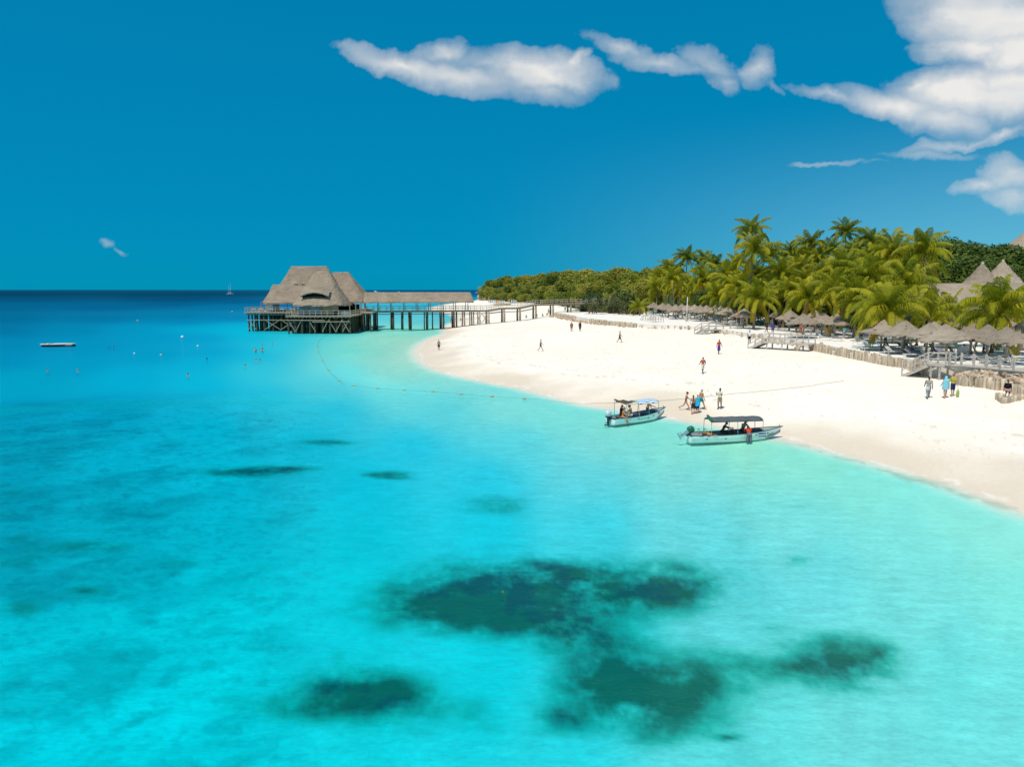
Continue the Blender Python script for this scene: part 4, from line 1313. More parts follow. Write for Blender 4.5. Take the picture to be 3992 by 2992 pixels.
# thatched roof
ra, rb = J[0].lerp(J[1], 0.02), J[0].lerp(J[1], 0.872)
mid = (ra + rb) / 2
Lr = (rb - ra).length / 2
rj = loft_roof('roof', Lr, 2.65, Lr - 0.5, 0.25, 7.45, 9.85, jet, p=14, rows=6, n=150, seed=9, loc=jl(Vector((mid.x, mid.y, 0))), rz=math.atan2(dirj.y, dirj.x), flare=0.06)
MB().bar((-Lr + .6, 0, 9.87), (Lr - .6, 0, 9.87), 0.5, 0.12).build('ridge_board', M_RIDGE, rj)
col_me = MB().tube([(0, 0, 0), (0.03, 0, 2.5)], [0.11, 0.09], 6).mesh('column', M_WOOD)
for i in range(9):
    p = ra.lerp(rb, (i + 0.15) / 8.6)
    for s in (-1, 1):
        obj('column', col_me, jet, jl(p) + nrmj * s * 1.45)
# piles, each standing on the sea bed or the sand below it
PILES = [1462, 1470, 1527, 1532, 1569, 1592, 1600, 1652, 1664, 1683, 1719, 1726, 1766, 1776, 1806, 1828, 1842, 1858, 1866, 1890, 1900, 1961, 2022, 2084, 2148, 2210]
for k, u in enumerate(PILES):
    best = min(np.linspace(0, 1, 400), key=lambda t: abs(pix(*(lambda q: (q.x, q.y, 3.0))(J[0].lerp(J[4] if u > 1890 else J[1], t)))[0] - u)) if u <= 2084 else None
    if best is not None:
        q = J[0].lerp(J[1], best) if u <= 1890 else None
        if q is None:
            for a, b in zip(J[1:5], J[2:6]):
                ua, ub = pix(a.x, a.y, 3.0)[0], pix(b.x, b.y, 3.0)[0]
                if ua <= u <= ub:
                    q = a.lerp(b, (u - ua) / (ub - ua))
        if q is None:
            q = J[1].lerp(J[4], (u - 1900) / 190.0)
    else:
        q = J[4].lerp(J[5], 0.35 if u < 2180 else 0.7)
    for s in ((-1, 1) if k % 2 == 0 or u > 1940 else (-1,)):
        p = q + nrmj * s * 1.25
        g = ground_z(p.x, p.y)
        if p.x > edge_x(p.y):
            g = max(g, terr_z(p.x, p.y))
        top = q.z - 0.45
        tilt = rnd.uniform(-.12, .12) if u < 1940 else 0.02
        r_ = 0.27 if u > 1940 else rnd.uniform(.15, .23)
        MB().tube([jl(Vector((p.x + tilt, p.y, g - 0.8))), jl(Vector((p.x + tilt * .4 + rnd.uniform(-.05, .05), p.y, (g + top) / 2))), jl(Vector((p.x, p.y, top)))], [r_ * 1.05, r_, r_ * .92], 8).build('pile', M_PILE if u < 1780 else M_WOOD, jet, True)
for (u0, u1) in ((1866, 1890), (1866, 1900), (1842, 1866)):
    for up in (0, 1):
        a = J[0].lerp(J[1], 0.94 + (u0 - 1866) * .0018) + nrmj * -1.25
        b = J[0].lerp(J[1], 0.99 + (u1 - 1890) * .002) + nrmj * -1.25
        za, zb = (4.2, 1.4) if up else (1.4, 4.2)
        MB().tube([jl(Vector((a.x, a.y, za))), jl(Vector((b.x, b.y, zb)))], 0.06, 5).build('brace', M_WOOD, jet)
# lower side stair landing near the hedge
side = thing('timber_landing', 'short railed timber landing beside the head of the jetty', 'landing', tuple(P(2262, 1214, TERR)))
MB().box((0, 0, 1.5), (3.0, 1.8, 0.14)).build('deck', M_WOOD, side)
for sx in (-1.3, 1.3):
    for sy in (-.7, .7):
        MB().box((sx, sy, 0.71), (0.2, 0.2, 1.42)).build('post', M_WOOD, side)
railing(side, [(-1.45, -.8, 1.57), (1.45, -.8, 1.57)], 1.1, 0.8, M_WOODL, rails=(1.0, .66, .33))

# ------------------------------------------------------------------ thatched parasols on the terrace
def z43(lst, ou, ov, sc):
    return [(ou + x / sc, ov + y / sc) for x, y in lst]
TOPS = z43([(210, 125), (370, 140), (470, 150), (600, 165), (710, 155), (800, 165), (920, 170), (1030, 180), (1130, 180), (1260, 180), (1370, 190), (1470, 155), (1590, 170), (1490, 210), (1700, 185), (1770, 240), (1840, 200), (1930, 205)], 2500, 1150, 4.424)
TOPS += z43([(190, 100), (350, 130), (600, 190), (790, 130), (915, 170), (1140, 190), (1240, 330), (1500, 300), (2150, 235)], 3000, 1180, 4.424)
TOPS += z43([(140, 450), (330, 520), (530, 500), (640, 480), (940, 415), (1310, 490), (1440, 560), (1600, 520), (1990, 460), (2150, 500)], 3500, 1150, 4.496)
PH = 3.35
def parasol_roof_mesh(seed):
    rnd = random.Random(seed)
    mb = MB()
    n = 30
    rings = []
    prof = [(1.72, 1.98), (2.08, 1.86), (2.12, 2.00), (1.62, 2.28), (1.66, 2.24), (1.12, 2.60), (1.16, 2.56), (0.62, 2.95), (0.66, 2.91), (0.26, 3.20), (0.10, 3.35), (0.06, 3.42)]
    for i, (r_, z) in enumerate(prof):
        ring = []
        for k in range(n):
            t = 2 * math.pi * k / n
            sq = (abs(math.cos(t)) ** 3.2 + abs(math.sin(t)) ** 3.2) ** (-1 / 3.2)
            rr = r_ * sq * (1 + rnd.uniform(-.045, .045))
            ring.append((rr * math.cos(t), rr * math.sin(t), z + rnd.uniform(-.05, .05) * (2.4 if i in (1, 2) else .9)))
        rings.append(ring)
    mb.grid(rings, closed=True)
    return mb.mesh('thatch_roof', M_THATCH2)
ROOF_ME = [parasol_roof_mesh(s) for s in (1, 2, 3)]
POST_ME = MB().tube([(0, 0, -0.2), (0.02, 0, 1.2), (0, 0, 2.9)], [0.13, 0.12, 0.09], 8).mesh('post', M_WOODL, True)
BR_ME = MB().tube([(0.08, 0, 1.45), (0.95, 0, 2.2)], [0.05, 0.045], 6).mesh('brace', M_WOODL)
cand = []
for (u, v) in TOPS:
    p = P(u, v, TERR + PH)
    cand.append((u, p))
cand.sort(key=lambda q: q[0])
PAR = []
for i, (u, p) in enumerate(cand):
    x = max(p.x, float(edge_x(p.y)) + 2.6)
    nm = f'thatched beach parasol on a timber post, {ordw(i + 1)} from the left along the terrace'
    if i == 0:
        nm = 'thatched beach parasol at the jetty end of the terrace'
    t = thing('thatched_parasol', nm, 'parasol', (x, p.y, terr_z(x, p.y)), random.uniform(-.3, .3), 'thatched parasols on the terrace')
    s = random.uniform(0.86, 1.06)
    obj('thatch_roof', ROOF_ME[i % 3], t, None, (random.uniform(-.06, .06), random.uniform(-.06, .06), 0.8 * i), (s, s, 1))
    obj('post', POST_ME, t)
    for k in range(4):
        obj('brace', BR_ME, t, None, (0, 0, k * math.pi / 2 + .4))
    PAR.append((x, p.y))

# ------------------------------------------------------------------ sun loungers
M_LFRAME = mat('lounger_frame', (0.74, 0.73, 0.70), 0.45, 0.3, var=0.06)
M_LGREY = mat('lounger_grey', (0.34, 0.34, 0.33), 0.7, 0.2, var=0.1)
M_TOWEL_B = mat('towel_blue', (0.02, 0.07, 0.22), 0.9, 0.05, var=0.15)
M_TOWEL_C = mat('towel_cyan', (0.03, 0.36, 0.55), 0.9, 0.05, var=0.1)
M_TOWEL_G = mat('towel_grey', (0.30, 0.30, 0.28), 0.9, 0.05, var=0.1)
frame_mb = MB()
for s in (-1, 1):
    frame_mb.bar((-0.95, .30 * s, .34), (0.95, .30 * s, .34), .05, .06)
frame_mb.box((-.95, 0, .34), (.05, .6, .06)).box((.95, 0, .34), (.05, .6, .06))
LF = frame_mb.mesh('frame', M_LFRAME)
LSEAT = MB().box((-.32, 0, .385), (1.24, .56, .03)).mesh('seat', M_LFRAME)
LLEG = MB().tube([(0, 0, 0), (0, 0, .32)], .025, 6).mesh('leg', M_LFRAME)
def back_mesh(ang, m):
    d = Vector((math.cos(ang), 0, math.sin(ang)))
    return MB().bar(Vector((.30, 0, .385)), Vector((.30, 0, .385)) + d * .72, .56, .035).mesh('backrest', m)
LBACK = [back_mesh(R(8), M_LFRAME), back_mesh(R(42), M_LFRAME), back_mesh(R(55), M_LGREY), back_mesh(R(38), M_LGREY)]
def towel_mesh(m, ang):
    d = Vector((math.cos(ang), 0, math.sin(ang)))
    mb = MB()
    rows_ = []
    for (x, z) in ((-.6, .412), (-.2, .416), (.29, .412), (.30 + math.cos(ang) * .7, .42 + math.sin(ang) * .7)):
        rows_.append([(x, y, z + (0.0 if abs(y) < .3 else -.14)) for y in (-.33, -.27, 0, .27, .33)])
    mb.grid(rows_)
    return mb.mesh('towel', m)
TOWELS = {k: [towel_mesh(m, R(a)) for a in (8, 42, 55, 38)] for k, m in (('blue', M_TOWEL_B), ('cyan', M_TOWEL_C), ('grey', M_TOWEL_G))}
LOUNGE = []
def lounger(x, y, rz, back, label, group='sun loungers on the terrace', towel=None):
    t = thing('sun_lounger', label, 'sun lounger', (x, y, terr_z(x, y)), rz, group)
    obj('frame', LF, t); obj('seat', LSEAT, t); obj('backrest', LBACK[back], t)
    for a in (-.8, .8):
        for b in (-.28, .28):
            obj('leg', LLEG, t, (a, b, 0))
    if towel:
        # the towel lies on the lounger and is a thing of its own
        w = tag(obj('beach_towel', TOWELS[towel][back], None, (x, y, terr_z(x, y) + 0.004), (0, 0, rz)), {'blue': 'dark blue', 'cyan': 'turquoise', 'grey': 'grey'}[towel] + ' towel on the ' + label.replace('sun lounger on the ', '').replace('side of the', 'lounger of the').replace(' sun lounger out in the sun, ', ' lounger, ').replace(' from the left', ''), 'towel')
        LOUNGE.append(w)
    return t
ln_rnd = random.Random(21)
for i, (x, y) in enumerate(PAR):
    for j, side_ in enumerate(('seaward', 'landward')):
        dx = -1.25 if j == 0 else 1.1
        dy = ln_rnd.uniform(-.9, .9)
        bx = max(x + dx, float(edge_x(y + dy)) + 1.2)
        b = ln_rnd.choice((0, 1, 2, 3))
        tw = ln_rnd.choice((None, None, None, 'blue', 'grey', 'blue', 'cyan'))
        lab = f'sun lounger on the {side_} side of the {ordw(i + 1)} parasol from the left'
        lounger(bx, y + dy, R(180) + ln_rnd.uniform(-.35, .35) if j == 0 else ln_rnd.uniform(-.4, .4) + R(160), b, lab, towel=tw)
# the front row near the boardwalk, set out in the open
for i, (u, v, b, tw) in enumerate([(3215, 1327, 1, None), (3262, 1330, 2, 'grey'), (3352, 1345, 2, None), (3405, 1352, 3, 'cyan'), (3470, 1362, 2, None), (3520, 1362, 3, None), (3570, 1368, 1, None), (3650, 1376, 2, 'blue'), (3840, 1392, 0, None), (3960, 1405, 0, None), (2640, 1246, 1, 'blue'), (2700, 1252, 2, None), (2905, 1277, 1, None), (2870, 1272, 3, 'blue')]):
    p = P(u, v, TERR)
    lounger(max(p.x, float(edge_x(p.y)) + 1.1), p.y, R(190) + ln_rnd.uniform(-.3, .3), b, f'front-row sun lounger out in the sun, {ordw(i + 1)} along the terrace edge', towel=tw)

# ------------------------------------------------------------------ log retaining walls
M_LOG = mat('bleached_log', (0.52, 0.425, 0.32), 0.9, 0.1, var=0.5, scale=1.6, bump=0.6, bscale=5.0, stretch=(1, 1, .5))
M_STONE = mat('coral_rubble', (0.50, 0.385, 0.28), 0.95, 0.08, var=0.4, scale=1.4, bump=0.6, bscale=5.0)
log_me = []
for s in range(5):
    rr = random.Random(40 + s)
    mb = MB()
    rings = []
    for z in (0, .35, .75, .97, 1.0):
        rings.append([(math.cos(6.283 * k / 8) * .5 * (1 if z < .98 else .7) * (1 + rr.uniform(-.12, .12)), math.sin(6.283 * k / 8) * .5 * (1 if z < .98 else .7) * (1 + rr.uniform(-.12, .12)), z + (rr.uniform(-.04, .04) if z > .9 else 0)) for k in range(8)])
    mb.grid(rings, closed=True)
    mb.f.append(tuple(len(mb.v) - 8 + k for k in range(8))); mb.m.append(0)
    log_me.append(mb.mesh('log', M_LOG, True))
rock_me = []
for s in range(5):
    rr = random.Random(60 + s)
    mb = MB().ellipsoid((0, 0, 0), (.5, .42, .36), 7, 5)
    mb.v = [tuple(c * (1 + rr.uniform(-.22, .22)) for c in p) for p in mb.v]
    rock_me.append(mb.mesh('stone', M_STONE))

def log_wall(pts, top, label, w=0.30, rough=0.12, lean=0.0, sink=0.5, name='log_wall'):
    """row of upright logs along pts (x, y); each log its own piece"""
    pts = [Vector((p[0], p[1], 0)) for p in pts]
    root = thing(name, label, 'retaining wall', (pts[0].x, pts[0].y, 0))
    rr = random.Random(len(label))
    cum = [0.0]
    for a, b in zip(pts[:-1], pts[1:]):
        cum.append(cum[-1] + (b - a).length)
    d = 0.0
    while d < cum[-1]:
        i = max(k for k in range(len(cum)) if cum[k] <= d)
        i = min(i, len(pts) - 2)
        p = pts[i].lerp(pts[i + 1], (d - cum[i]) / max(cum[i + 1] - cum[i], 1e-6))
        ww = w * rr.uniform(.75, 1.25)
        tz = (top(p.x, p.y) if callable(top) else top) + rr.uniform(-rough, rough * .5)
        gz = ground_z(p.x, p.y) - sink
        obj('log', rr.choice(log_me), root, (p.x - pts[0].x + rr.uniform(-.04, .04), p.y - pts[0].y, gz), (rr.uniform(-.05, .05), rr.uniform(-.05, .05) + lean, rr.uniform(0, 6.28)), (ww * 1.06, ww * 1.06, max(tz - gz, .4)))
        d += ww * 0.98
    return root

def edge_line(y0, y1, n=12, off=-0.22):
    return [(float(edge_x(y)) + off, y) for y in np.linspace(y0, y1, n)]
log_wall(edge_line(66.0, 89.0), lambda x, y: 4.0 + .16 * math.sin(y * 1.7) * math.sin(y * .6), 'long curved row of bleached upright logs holding up the parasol terrace', 0.36, .3)
log_wall(edge_line(139.5, 162.0), 4.1, 'grey log retaining wall in front of the small young palm', 0.42)
log_wall(edge_line(178.0, 204.0), 4.1, 'grey log retaining wall between the jetty and the hedge', 0.42)
LOW = [at(3722, 1466, 61.3), at(3760, 1500, 60.0), at(3850, 1512, 58.6), at(3880, 1522, 57.6), at(3925, 1522, 57.2), at(3950, 1545, 55.6), at(3992, 1562, 54.2), at(4060, 1590, 52.5)]
log_wall([(p.x, p.y) for p in LOW], lambda x, y: ground_z(x, y) + .85, 'lower wall of thick upright logs below the boardwalk, nearest the sea', 0.42, 0.2)
UP = [at(3740, 1452, 61.6), at(3850, 1470, 60.2), at(3992, 1490, 57.6), at(4100, 1510, 55.6)]
log_wall([(p.x, p.y) for p in UP], lambda x, y: 3.55, 'upper broken row of short logs under the boardwalk', 0.4, 0.3)
END = [on_beach(3893, 1555), on_beach(3912, 1574), on_beach(3945, 1566), on_beach(3990, 1556)]
log_wall([(p.x, p.y) for p in END], lambda x, y: ground_z(x, y) + .5, 'low cluster of log stumps where someone rests on the sand', 0.5, 0.15, name='log_stumps')
# rubble between the two rows and along the low parts of the edge
def rubble(region, n, smin, smax, label, zfun):
    rr = random.Random(n)
    pts = [region() for _ in range(n)]
    x0, y0 = pts[0]
    root = thing('stone_bank', label, 'stones', (x0, y0, 0))
    for (x, y) in pts:
        s = rr.uniform(smin, smax)
        obj('stone', rr.choice(rock_me), root, (x - x0, y - y0, zfun(x, y) + rr.uniform(-.05, .12)), (rr.uniform(0, 6), rr.uniform(0, 6), rr.uniform(0, 6)), (s, s * rr.uniform(.7, 1.2), s * rr.uniform(.6, 1)))
def between():
    t = random.random()
    i = t * 5.99
    a = LOW[int(i)].lerp(LOW[int(i) + 1], i % 1)
    j = t * 2.99
    b = UP[int(j)].lerp(UP[int(j) + 1], j % 1)
    q = a.lerp(b, random.uniform(.12, 1.25))
    return (q.x, q.y)
def zb(x, y):
    d = min(math.hypot(x - q.x, y - q.y) for k in range(len(LOW) - 1) for q in (LOW[k].lerp(LOW[k + 1], f) for f in (0, .25, .5, .75)))
    return float(np.clip(ground_z(x, y) + .55 + .22 * d, 2.4, 3.6))
rubble(between, 170, .25, .62, 'bank of tan coral rubble between the two log walls below the boardwalk', zb)
def low_edge():
    y = random.uniform(89.5, 138.5)
    return (float(edge_x(y)) + random.uniform(-1.3, .1), y)
rubble(low_edge, 110, .25, .7, 'low broken edging of tan coral stones along the middle of the terrace', lambda x, y: float(np.interp(x - edge_x(y), [-1.3, .1], [3.05, 3.95])))
def far_edge():
    y = random.uniform(140, 204)
    return (float(edge_x(y)) + random.uniform(-1.7, -.5), y)
rubble(far_edge, 90, .4, 1.0, 'tan coral stones heaped at the foot of the far log walls', lambda x, y: ground_z(x, y) + .15)

# ------------------------------------------------------------------ beach stairs and boardwalk
M_STAIR = mat('grey_stair_wood', (0.50, 0.455, 0.40), 0.85, 0.15, var=0.2, scale=2.0, bump=.3, bscale=8)
def stairs(u0, v0, u1, v1, label, wid=1.5, z_top=4.02, landing=3.0, steps=6, foot_z=None):
    """steps from the beach point (u0, v0) up to the terrace edge point (u1, v1), then a railed landing"""
    b = on_beach(u0, v0)
    t = P(u1, v1, z_top)
    d = Vector((t.x - b.x, t.y - b.y, 0))
    L = d.length
    d.normalize()
    s = Vector((-d.y, d.x, 0))
    root = thing('beach_stairs', label, 'stairs', (b.x, b.y, b.z))
    H_ = z_top - b.z
    run = min(L * 0.6, H_ * 1.6 + 0.4)
    tread = MB().box((0, 0, 0), (0.34, wid, 0.06)).mesh('tread', M_STAIR)
    for i in range(steps):
        f = (i + 1) / steps
        obj('tread', tread, root, d * run * (f - .5 / steps) + Vector((0, 0, H_ * f - .05)), (0, 0, math.atan2(d.y, d.x)))
    for k in (-1, 1):
        MB().bar(s * k * wid * .48 + Vector((0, 0, -.1)), d * run + s * k * wid * .48 + Vector((0, 0, H_ - .15)), .08, .26).build('stringer', M_STAIR, root)
        railing(root, [s * k * wid * .52, d * run + s * k * wid * .52 + Vector((0, 0, H_))], 1.05, 1.2, M_STAIR, rails=(1.0, .5), pw=.10, name='stair_rail')
    e = d * L
    MB().bar(d * run + Vector((0, 0, H_ - .08)), e + Vector((0, 0, H_ - .08)), wid, .12).build('landing', M_STAIR, root)
    nsup = max(2, int((L - run) / 1.8))
    for i in range(nsup):
        q = d * (run + (L - run) * (i + .3) / nsup)
        g = ground_z(b.x + q.x, b.y + q.y) - b.z
        if H_ - .2 - g > .15:
            for k in (-1, 1):
                MB().box(q + s * k * wid * .42 + Vector((0, 0, (g + H_ - .2) / 2)), (.14, .14, H_ - .12 - g)).build('post', M_STAIR, root)
    for k in (-1, 1):
        railing(root, [d * run + s * k * wid * .5 + Vector((0, 0, H_)), e + s * k * wid * .5 + Vector((0, 0, H_))], 1.05, 1.5, M_STAIR, rails=(1.0, .5), pw=.10)
    return root, b, e
stairs(2930, 1357, 3165, 1343, 'wooden beach stairs with a long railed landing in the middle of the beach', 1.7, 3.95)
stairs(2722, 1304, 2860, 1282, 'wooden beach stairs and landing nearer the jetty, beside the flagpole', 1.7, 4.0)
stairs(2512, 1263, 2570, 1257, 'short railed steps at the far end of the terrace wall', 1.8, 4.0, steps=3)
st3, b3, e3 = stairs(3535, 1464, 3705, 1424, 'grey wooden stairs with slanting handrails leading up to the boardwalk', 1.6, 3.9, steps=7)
# boardwalk with rope rail
W0, W1 = P(3700, 1424, 3.9), P(4120, 1462, 3.9)
bw = thing('boardwalk', 'pale boardwalk with square posts and slack white ropes above the log walls', 'boardwalk', (W0.x, W0.y, W0.z))
dw = (W1 - W0); Lw = dw.length; dw.normalize()
sw = Vector((-dw.y, dw.x, 0))
plank = MB().box((0, 0, 0), (.19, 2.0, .06)).mesh('plank', M_STAIR)
npk = int(Lw / .21)
for i in range(npk):
    obj('plank', plank, bw, dw * (i + .5) * .21 + sw * .9, (0, 0, math.atan2(dw.y, dw.x)))
for k in (0.05, 1.75):
    MB().bar(sw * k + Vector((0, 0, -.14)), dw * Lw + sw * k + Vector((0, 0, -.14)), .12, .2).build('joist', M_STAIR, bw)
post = MB().box((0, 0, .5), (.13, .13, 1.1)).mesh('post', M_STAIR)
M_ROPE = mat('white_rope', (0.78, 0.76, 0.70), 0.8, 0.1)
for k in (0.0, 1.85):
    npst = 9
    prev = None
    for i in range(npst):
        q = dw * (i * Lw / (npst - 1)) + sw * k
        obj('post', post, bw, q)
        if prev is not None:
            for h in (.95, .5):
                pts = [prev.lerp(q, t) + Vector((0, 0, h - .16 * math.sin(math.pi * t))) for t in np.linspace(0, 1, 7)]
                MB().tube(pts, .02, 5).build('rope', M_ROPE, bw)
        prev = q

# ------------------------------------------------------------------ poles, flags and boards
M_POLE = mat('white_pole', (0.76, 0.78, 0.74), 0.4, 0.4)
fp = P(2677, 1254, TERR)
top_fp = at(2677, 1161, fp.y)
pole = thing('flagpole', 'tall white pole standing in front of the far row of parasols', 'flagpole', tuple(fp))
MB().tube([(0, 0, 0), (0, 0, top_fp.z - fp.z)], [.09, .06], 10).build('pole', M_POLE, pole, True)
MB().box((0, 0, .1), (.5, .5, .2)).build('base', M_STONE, pole)
MB().ellipsoid((0, 0, top_fp.z - fp.z + .06), (.1, .1, .1), 10, 6).build('finial', M_POLE, pole)
M_GREEN = mat('green_flag_cloth', (0.02, 0.42, 0.17), 0.8, 0.1)
M_RED = mat('red_flag_cloth', (0.60, 0.10, 0.05), 0.8, 0.1)
def flag(u, v, h, material, label, Yc=None):
    p = P(u, v, TERR) if Yc is None else Yc
    f = thing('flag', label, 'flag', tuple(p))
    MB().tube([(0, 0, 0), (0, 0, h)], .025, 6).build('pole', M_WOODL, f)
    rows_ = []
    for i in range(7):
        z = h - .02 - .55 * i / 6
        rows_.append([(0.02 + w * .22 * (1 - .1 * i), .05 * math.sin(3 * w + i), z - .06 * w) for w in np.linspace(0, 1, 5)])
    MB().grid(rows_).build('cloth', material, f)
    return f
flag(3718, 1408, 1.9, M_GREEN, 'small green flag on a pole beside the boardwalk')
flag(2828, 1258, 1.8, M_GREEN, 'small green flag among the parasols near the flagpole')
flag(2551, 1240, 2.0, M_GREEN, 'small green flag at the jetty end of the parasols')
flag(2870, 1285, 2.6, M_RED, 'small red flag at the top of the middle beach stairs')
sb = P(3750, 1406, 3.9)
sgn = thing('sign_board', 'blank white board leaning on posts beside the boardwalk', 'sign', tuple(sb))
MB().box((0, 0, 1.05), (1.1, .05, .55), rot=Matrix.Rotation(R(-12), 3, 'Y')).build('panel', M_WHITE, sgn)
for sx in (-.25, .25):
    MB().box((sx, .06, .5), (.14, .06, 1.0)).build('post', M_WHITE, sgn)
M_YEL = mat('yellow_board', (0.62, 0.50, 0.16), 0.35, 0.4)
M_ORNG = mat('tan_board', (0.50, 0.33, 0.16), 0.35, 0.4)
for u, v, m, lab, tl in ((3233, 1316, M_YEL, 'yellow surfboard standing upright in the sand by the parasols', -.1), (3222, 1318, M_ORNG, 'tan surfboard leaning beside the upright yellow one', -.5)):
    p = P(u, v, TERR)
    s_ = thing('surfboard', lab, 'surfboard', tuple(p))
    mb = MB().ellipsoid((0, 0, .85), (.28, .035, .95), 16, 12, Matrix.Rotation(tl, 3, 'Y'))
    mb.build('board', m, s_, True)
    MB().add([(0, .03, .05), (0, .2, .0), (0, .03, .3)], [(0, 1, 2)]).build('fin', M_ORNG, s_)

# ------------------------------------------------------------------ big thatched houses behind the palms
def hut(u, Y, z_eave, label, parts, base_w, base_d, name='thatched_house'):
    p = at(u, 1100, Y)
    gz = terr_z(p.x, p.y)
    root = thing(name, label, 'house', (p.x, p.y, gz))
    mb = MB()
    mb.box((0, 0, (z_eave - gz) / 2 - .2), (base_w, base_d, z_eave - gz + .2))
    mb.build('wall', M_PLASTER, root)
    for i, (kind, dx, dy, hx, hy, rx, ry, z0, z1, pp) in enumerate(parts):
        r_ = loft_roof('roof', hx, hy, rx, ry, z0 - gz, z1 - gz, root, M_THATCH2, p=pp, rows=8, seed=70 + i, loc=(dx, dy, 0), n=48)
        if rx > 1:
            MB().bar((-rx, 0, z1 - gz + .06), (rx, 0, z1 - gz + .06), .35, .16).build('ridge_board', M_RIDGE, r_)
        else:
            MB().tube([(0, 0, z1 - gz - .2), (0, 0, z1 - gz + .25)], [.22, .16], 8).build('finial', M_RIDGE, r_)
    for k in (-.3, 0, .3):
        MB().box((k * base_w, -base_d / 2 - .03, 1.3), (1.1, .1, 2.0)).build('door' if k == 0 else 'window', M_DARKIN, root)
    return root
M_PLASTER = mat('sand_plaster', (0.55, 0.48, 0.38), 0.9, 0.1, var=0.12)
hut(3800, 104, 8.3, 'long thatched house with two pointed cones on its roof behind the palms',
    [('hip', 0, 0, 8.6, 4.2, 7.6, .3, 8.2, 11.4, 8), ('cone', 3.0, 3.2, 3.5, 3.5, .12, .12, 10.4, 14.5, 2), ('cone', 5.9, 3.0, 4.4, 4.4, .12, .12, 10.2, 14.8, 2)], 13, 6)
hut(3612, 108, 7.6, 'plain thatched roof half hidden by the palms left of the twin cones', [('hip', 0, 0, 6.0, 4.0, 4.4, .3, 7.6, 10.8, 7)], 9, 6)
hut(3985, 165, 20.0, 'pointed thatched roof high on the hill at the edge of the view', [('cone', 0, 0, 5.2, 5.2, .15, .15, 19.6, 24.0, 2)], 7, 7)
hut(3905, 158, 17.5, 'low thatched ridge on the hill just below the pointed roof', [('hip', 0, 0, 5.0, 4.0, 3.4, .3, 16.6, 18.9, 6)], 7, 5)

# ------------------------------------------------------------------ tour boats
M_HULL = mat('boat_white', (0.88, 0.88, 0.84), 0.35, 0.4, var=0.07, scale=1.2)
M_HULLB = mat('boat_boot_top', (0.62, 0.70, 0.64), 0.4, 0.35, var=0.1, scale=1.5)
M_GUN = mat('gunwale_navy', (0.02, 0.03, 0.06), 0.4, 0.4)
M_INNER = mat('boat_inside_grey', (0.33, 0.38, 0.42), 0.6, 0.2, var=0.12)
M_BENCH = mat('boat_bench_brown', (0.15, 0.10, 0.07), 0.7, 0.2, var=0.15)
M_PIPE = mat('canopy_pipe', (0.45, 0.40, 0.25), 0.4, 0.4, var=0.2)
M_PIPE_T = mat('canopy_pipe_teal', (0.06, 0.34, 0.36), 0.4, 0.4)
M_CANVAS = mat('canopy_grey', (0.10, 0.115, 0.13), 0.8, 0.15, var=0.2, scale=2.0)
M_MOTOR_G = mat('motor_green', (0.02, 0.13, 0.075), 0.3, 0.5)
M_MOTOR_W = mat('motor_white', (0.66, 0.68, 0.70), 0.3, 0.5)
M_METAL = mat('motor_metal', (0.50, 0.54, 0.58), 0.25, 0.6, metal=0.7)
M_MDARK = mat('motor_dark', (0.02, 0.05, 0.075), 0.4, 0.4)
M_BLUE = mat('decal_blue', (0.01, 0.05, 0.22), 0.5, 0.3)
M_INK = mat('lettering_dark', (0.04, 0.05, 0.05), 0.6, 0.2)
M_INKG = mat('lettering_green', (0.03, 0.20, 0.13), 0.6, 0.2)

def stripe_mat():
    m = bpy.data.materials.new('canopy_blue_white_stripes')
    m.use_nodes = True
    N = NT(m.node_tree)
    out = N.n('ShaderNodeOutputMaterial')
    co = N.n('ShaderNodeTexCoord').outputs['Object']
    s = N.n('ShaderNodeSeparateXYZ', {0: co}).outputs
    t = N.math('ADD', s[1], N.math('MULTIPLY', N.math('SINE', N.math('MULTIPLY', s[0], 5.0)), 0.05))
    f = N.math('FRACT', N.math('MULTIPLY', t, 4.6))
    k = N.remap(N.math('ABSOLUTE', N.math('SUBTRACT', f, .5)), .22, .28)
    c = N.mix(k, (0.03, 0.27, 0.56), (0.80, 0.82, 0.82))
    b = N.n('ShaderNodeBsdfPrincipled', {'Base Color': c, 'Roughness': .7, 'Specular IOR Level': .2})
    N.link(b.outputs[0], out.inputs[0])
    return m
M_STRIPE = stripe_mat()

def boat_shape(L, beam, sheer_s, sheer_b, keel=-0.16):
    def b(t):
        return beam * (0.80 + 0.20 * math.sin(min(t / .5, 1) * math.pi / 2)) * (1 - max(0, (t - .45) / .55) ** 2.3) + 0.02
    def zs(t):
        return sheer_s + (sheer_b - sheer_s) * max(0, (t - .25) / .75) ** 2
    def zk(t):
        return keel + (0.30 - keel) * max(0, (t - .72) / .28) ** 2.2
    return b, zs, zk

def lettering(root, text, size, x, y, z, material, rz=0.0, name='lettering'):
    c = bpy.data.curves.new(name, 'FONT')
    c.body = text
    c.size = size
    c.extrude = 0.004
    c.materials.append(material)
    o = bpy.data.objects.new('draft_text', c)
    COL.objects.link(o)
    o.parent = root
    o.location = (x, y, z)
    o.rotation_euler = (R(90) - 0.12, 0, rz)
    TEXTS.append(o)
    return o

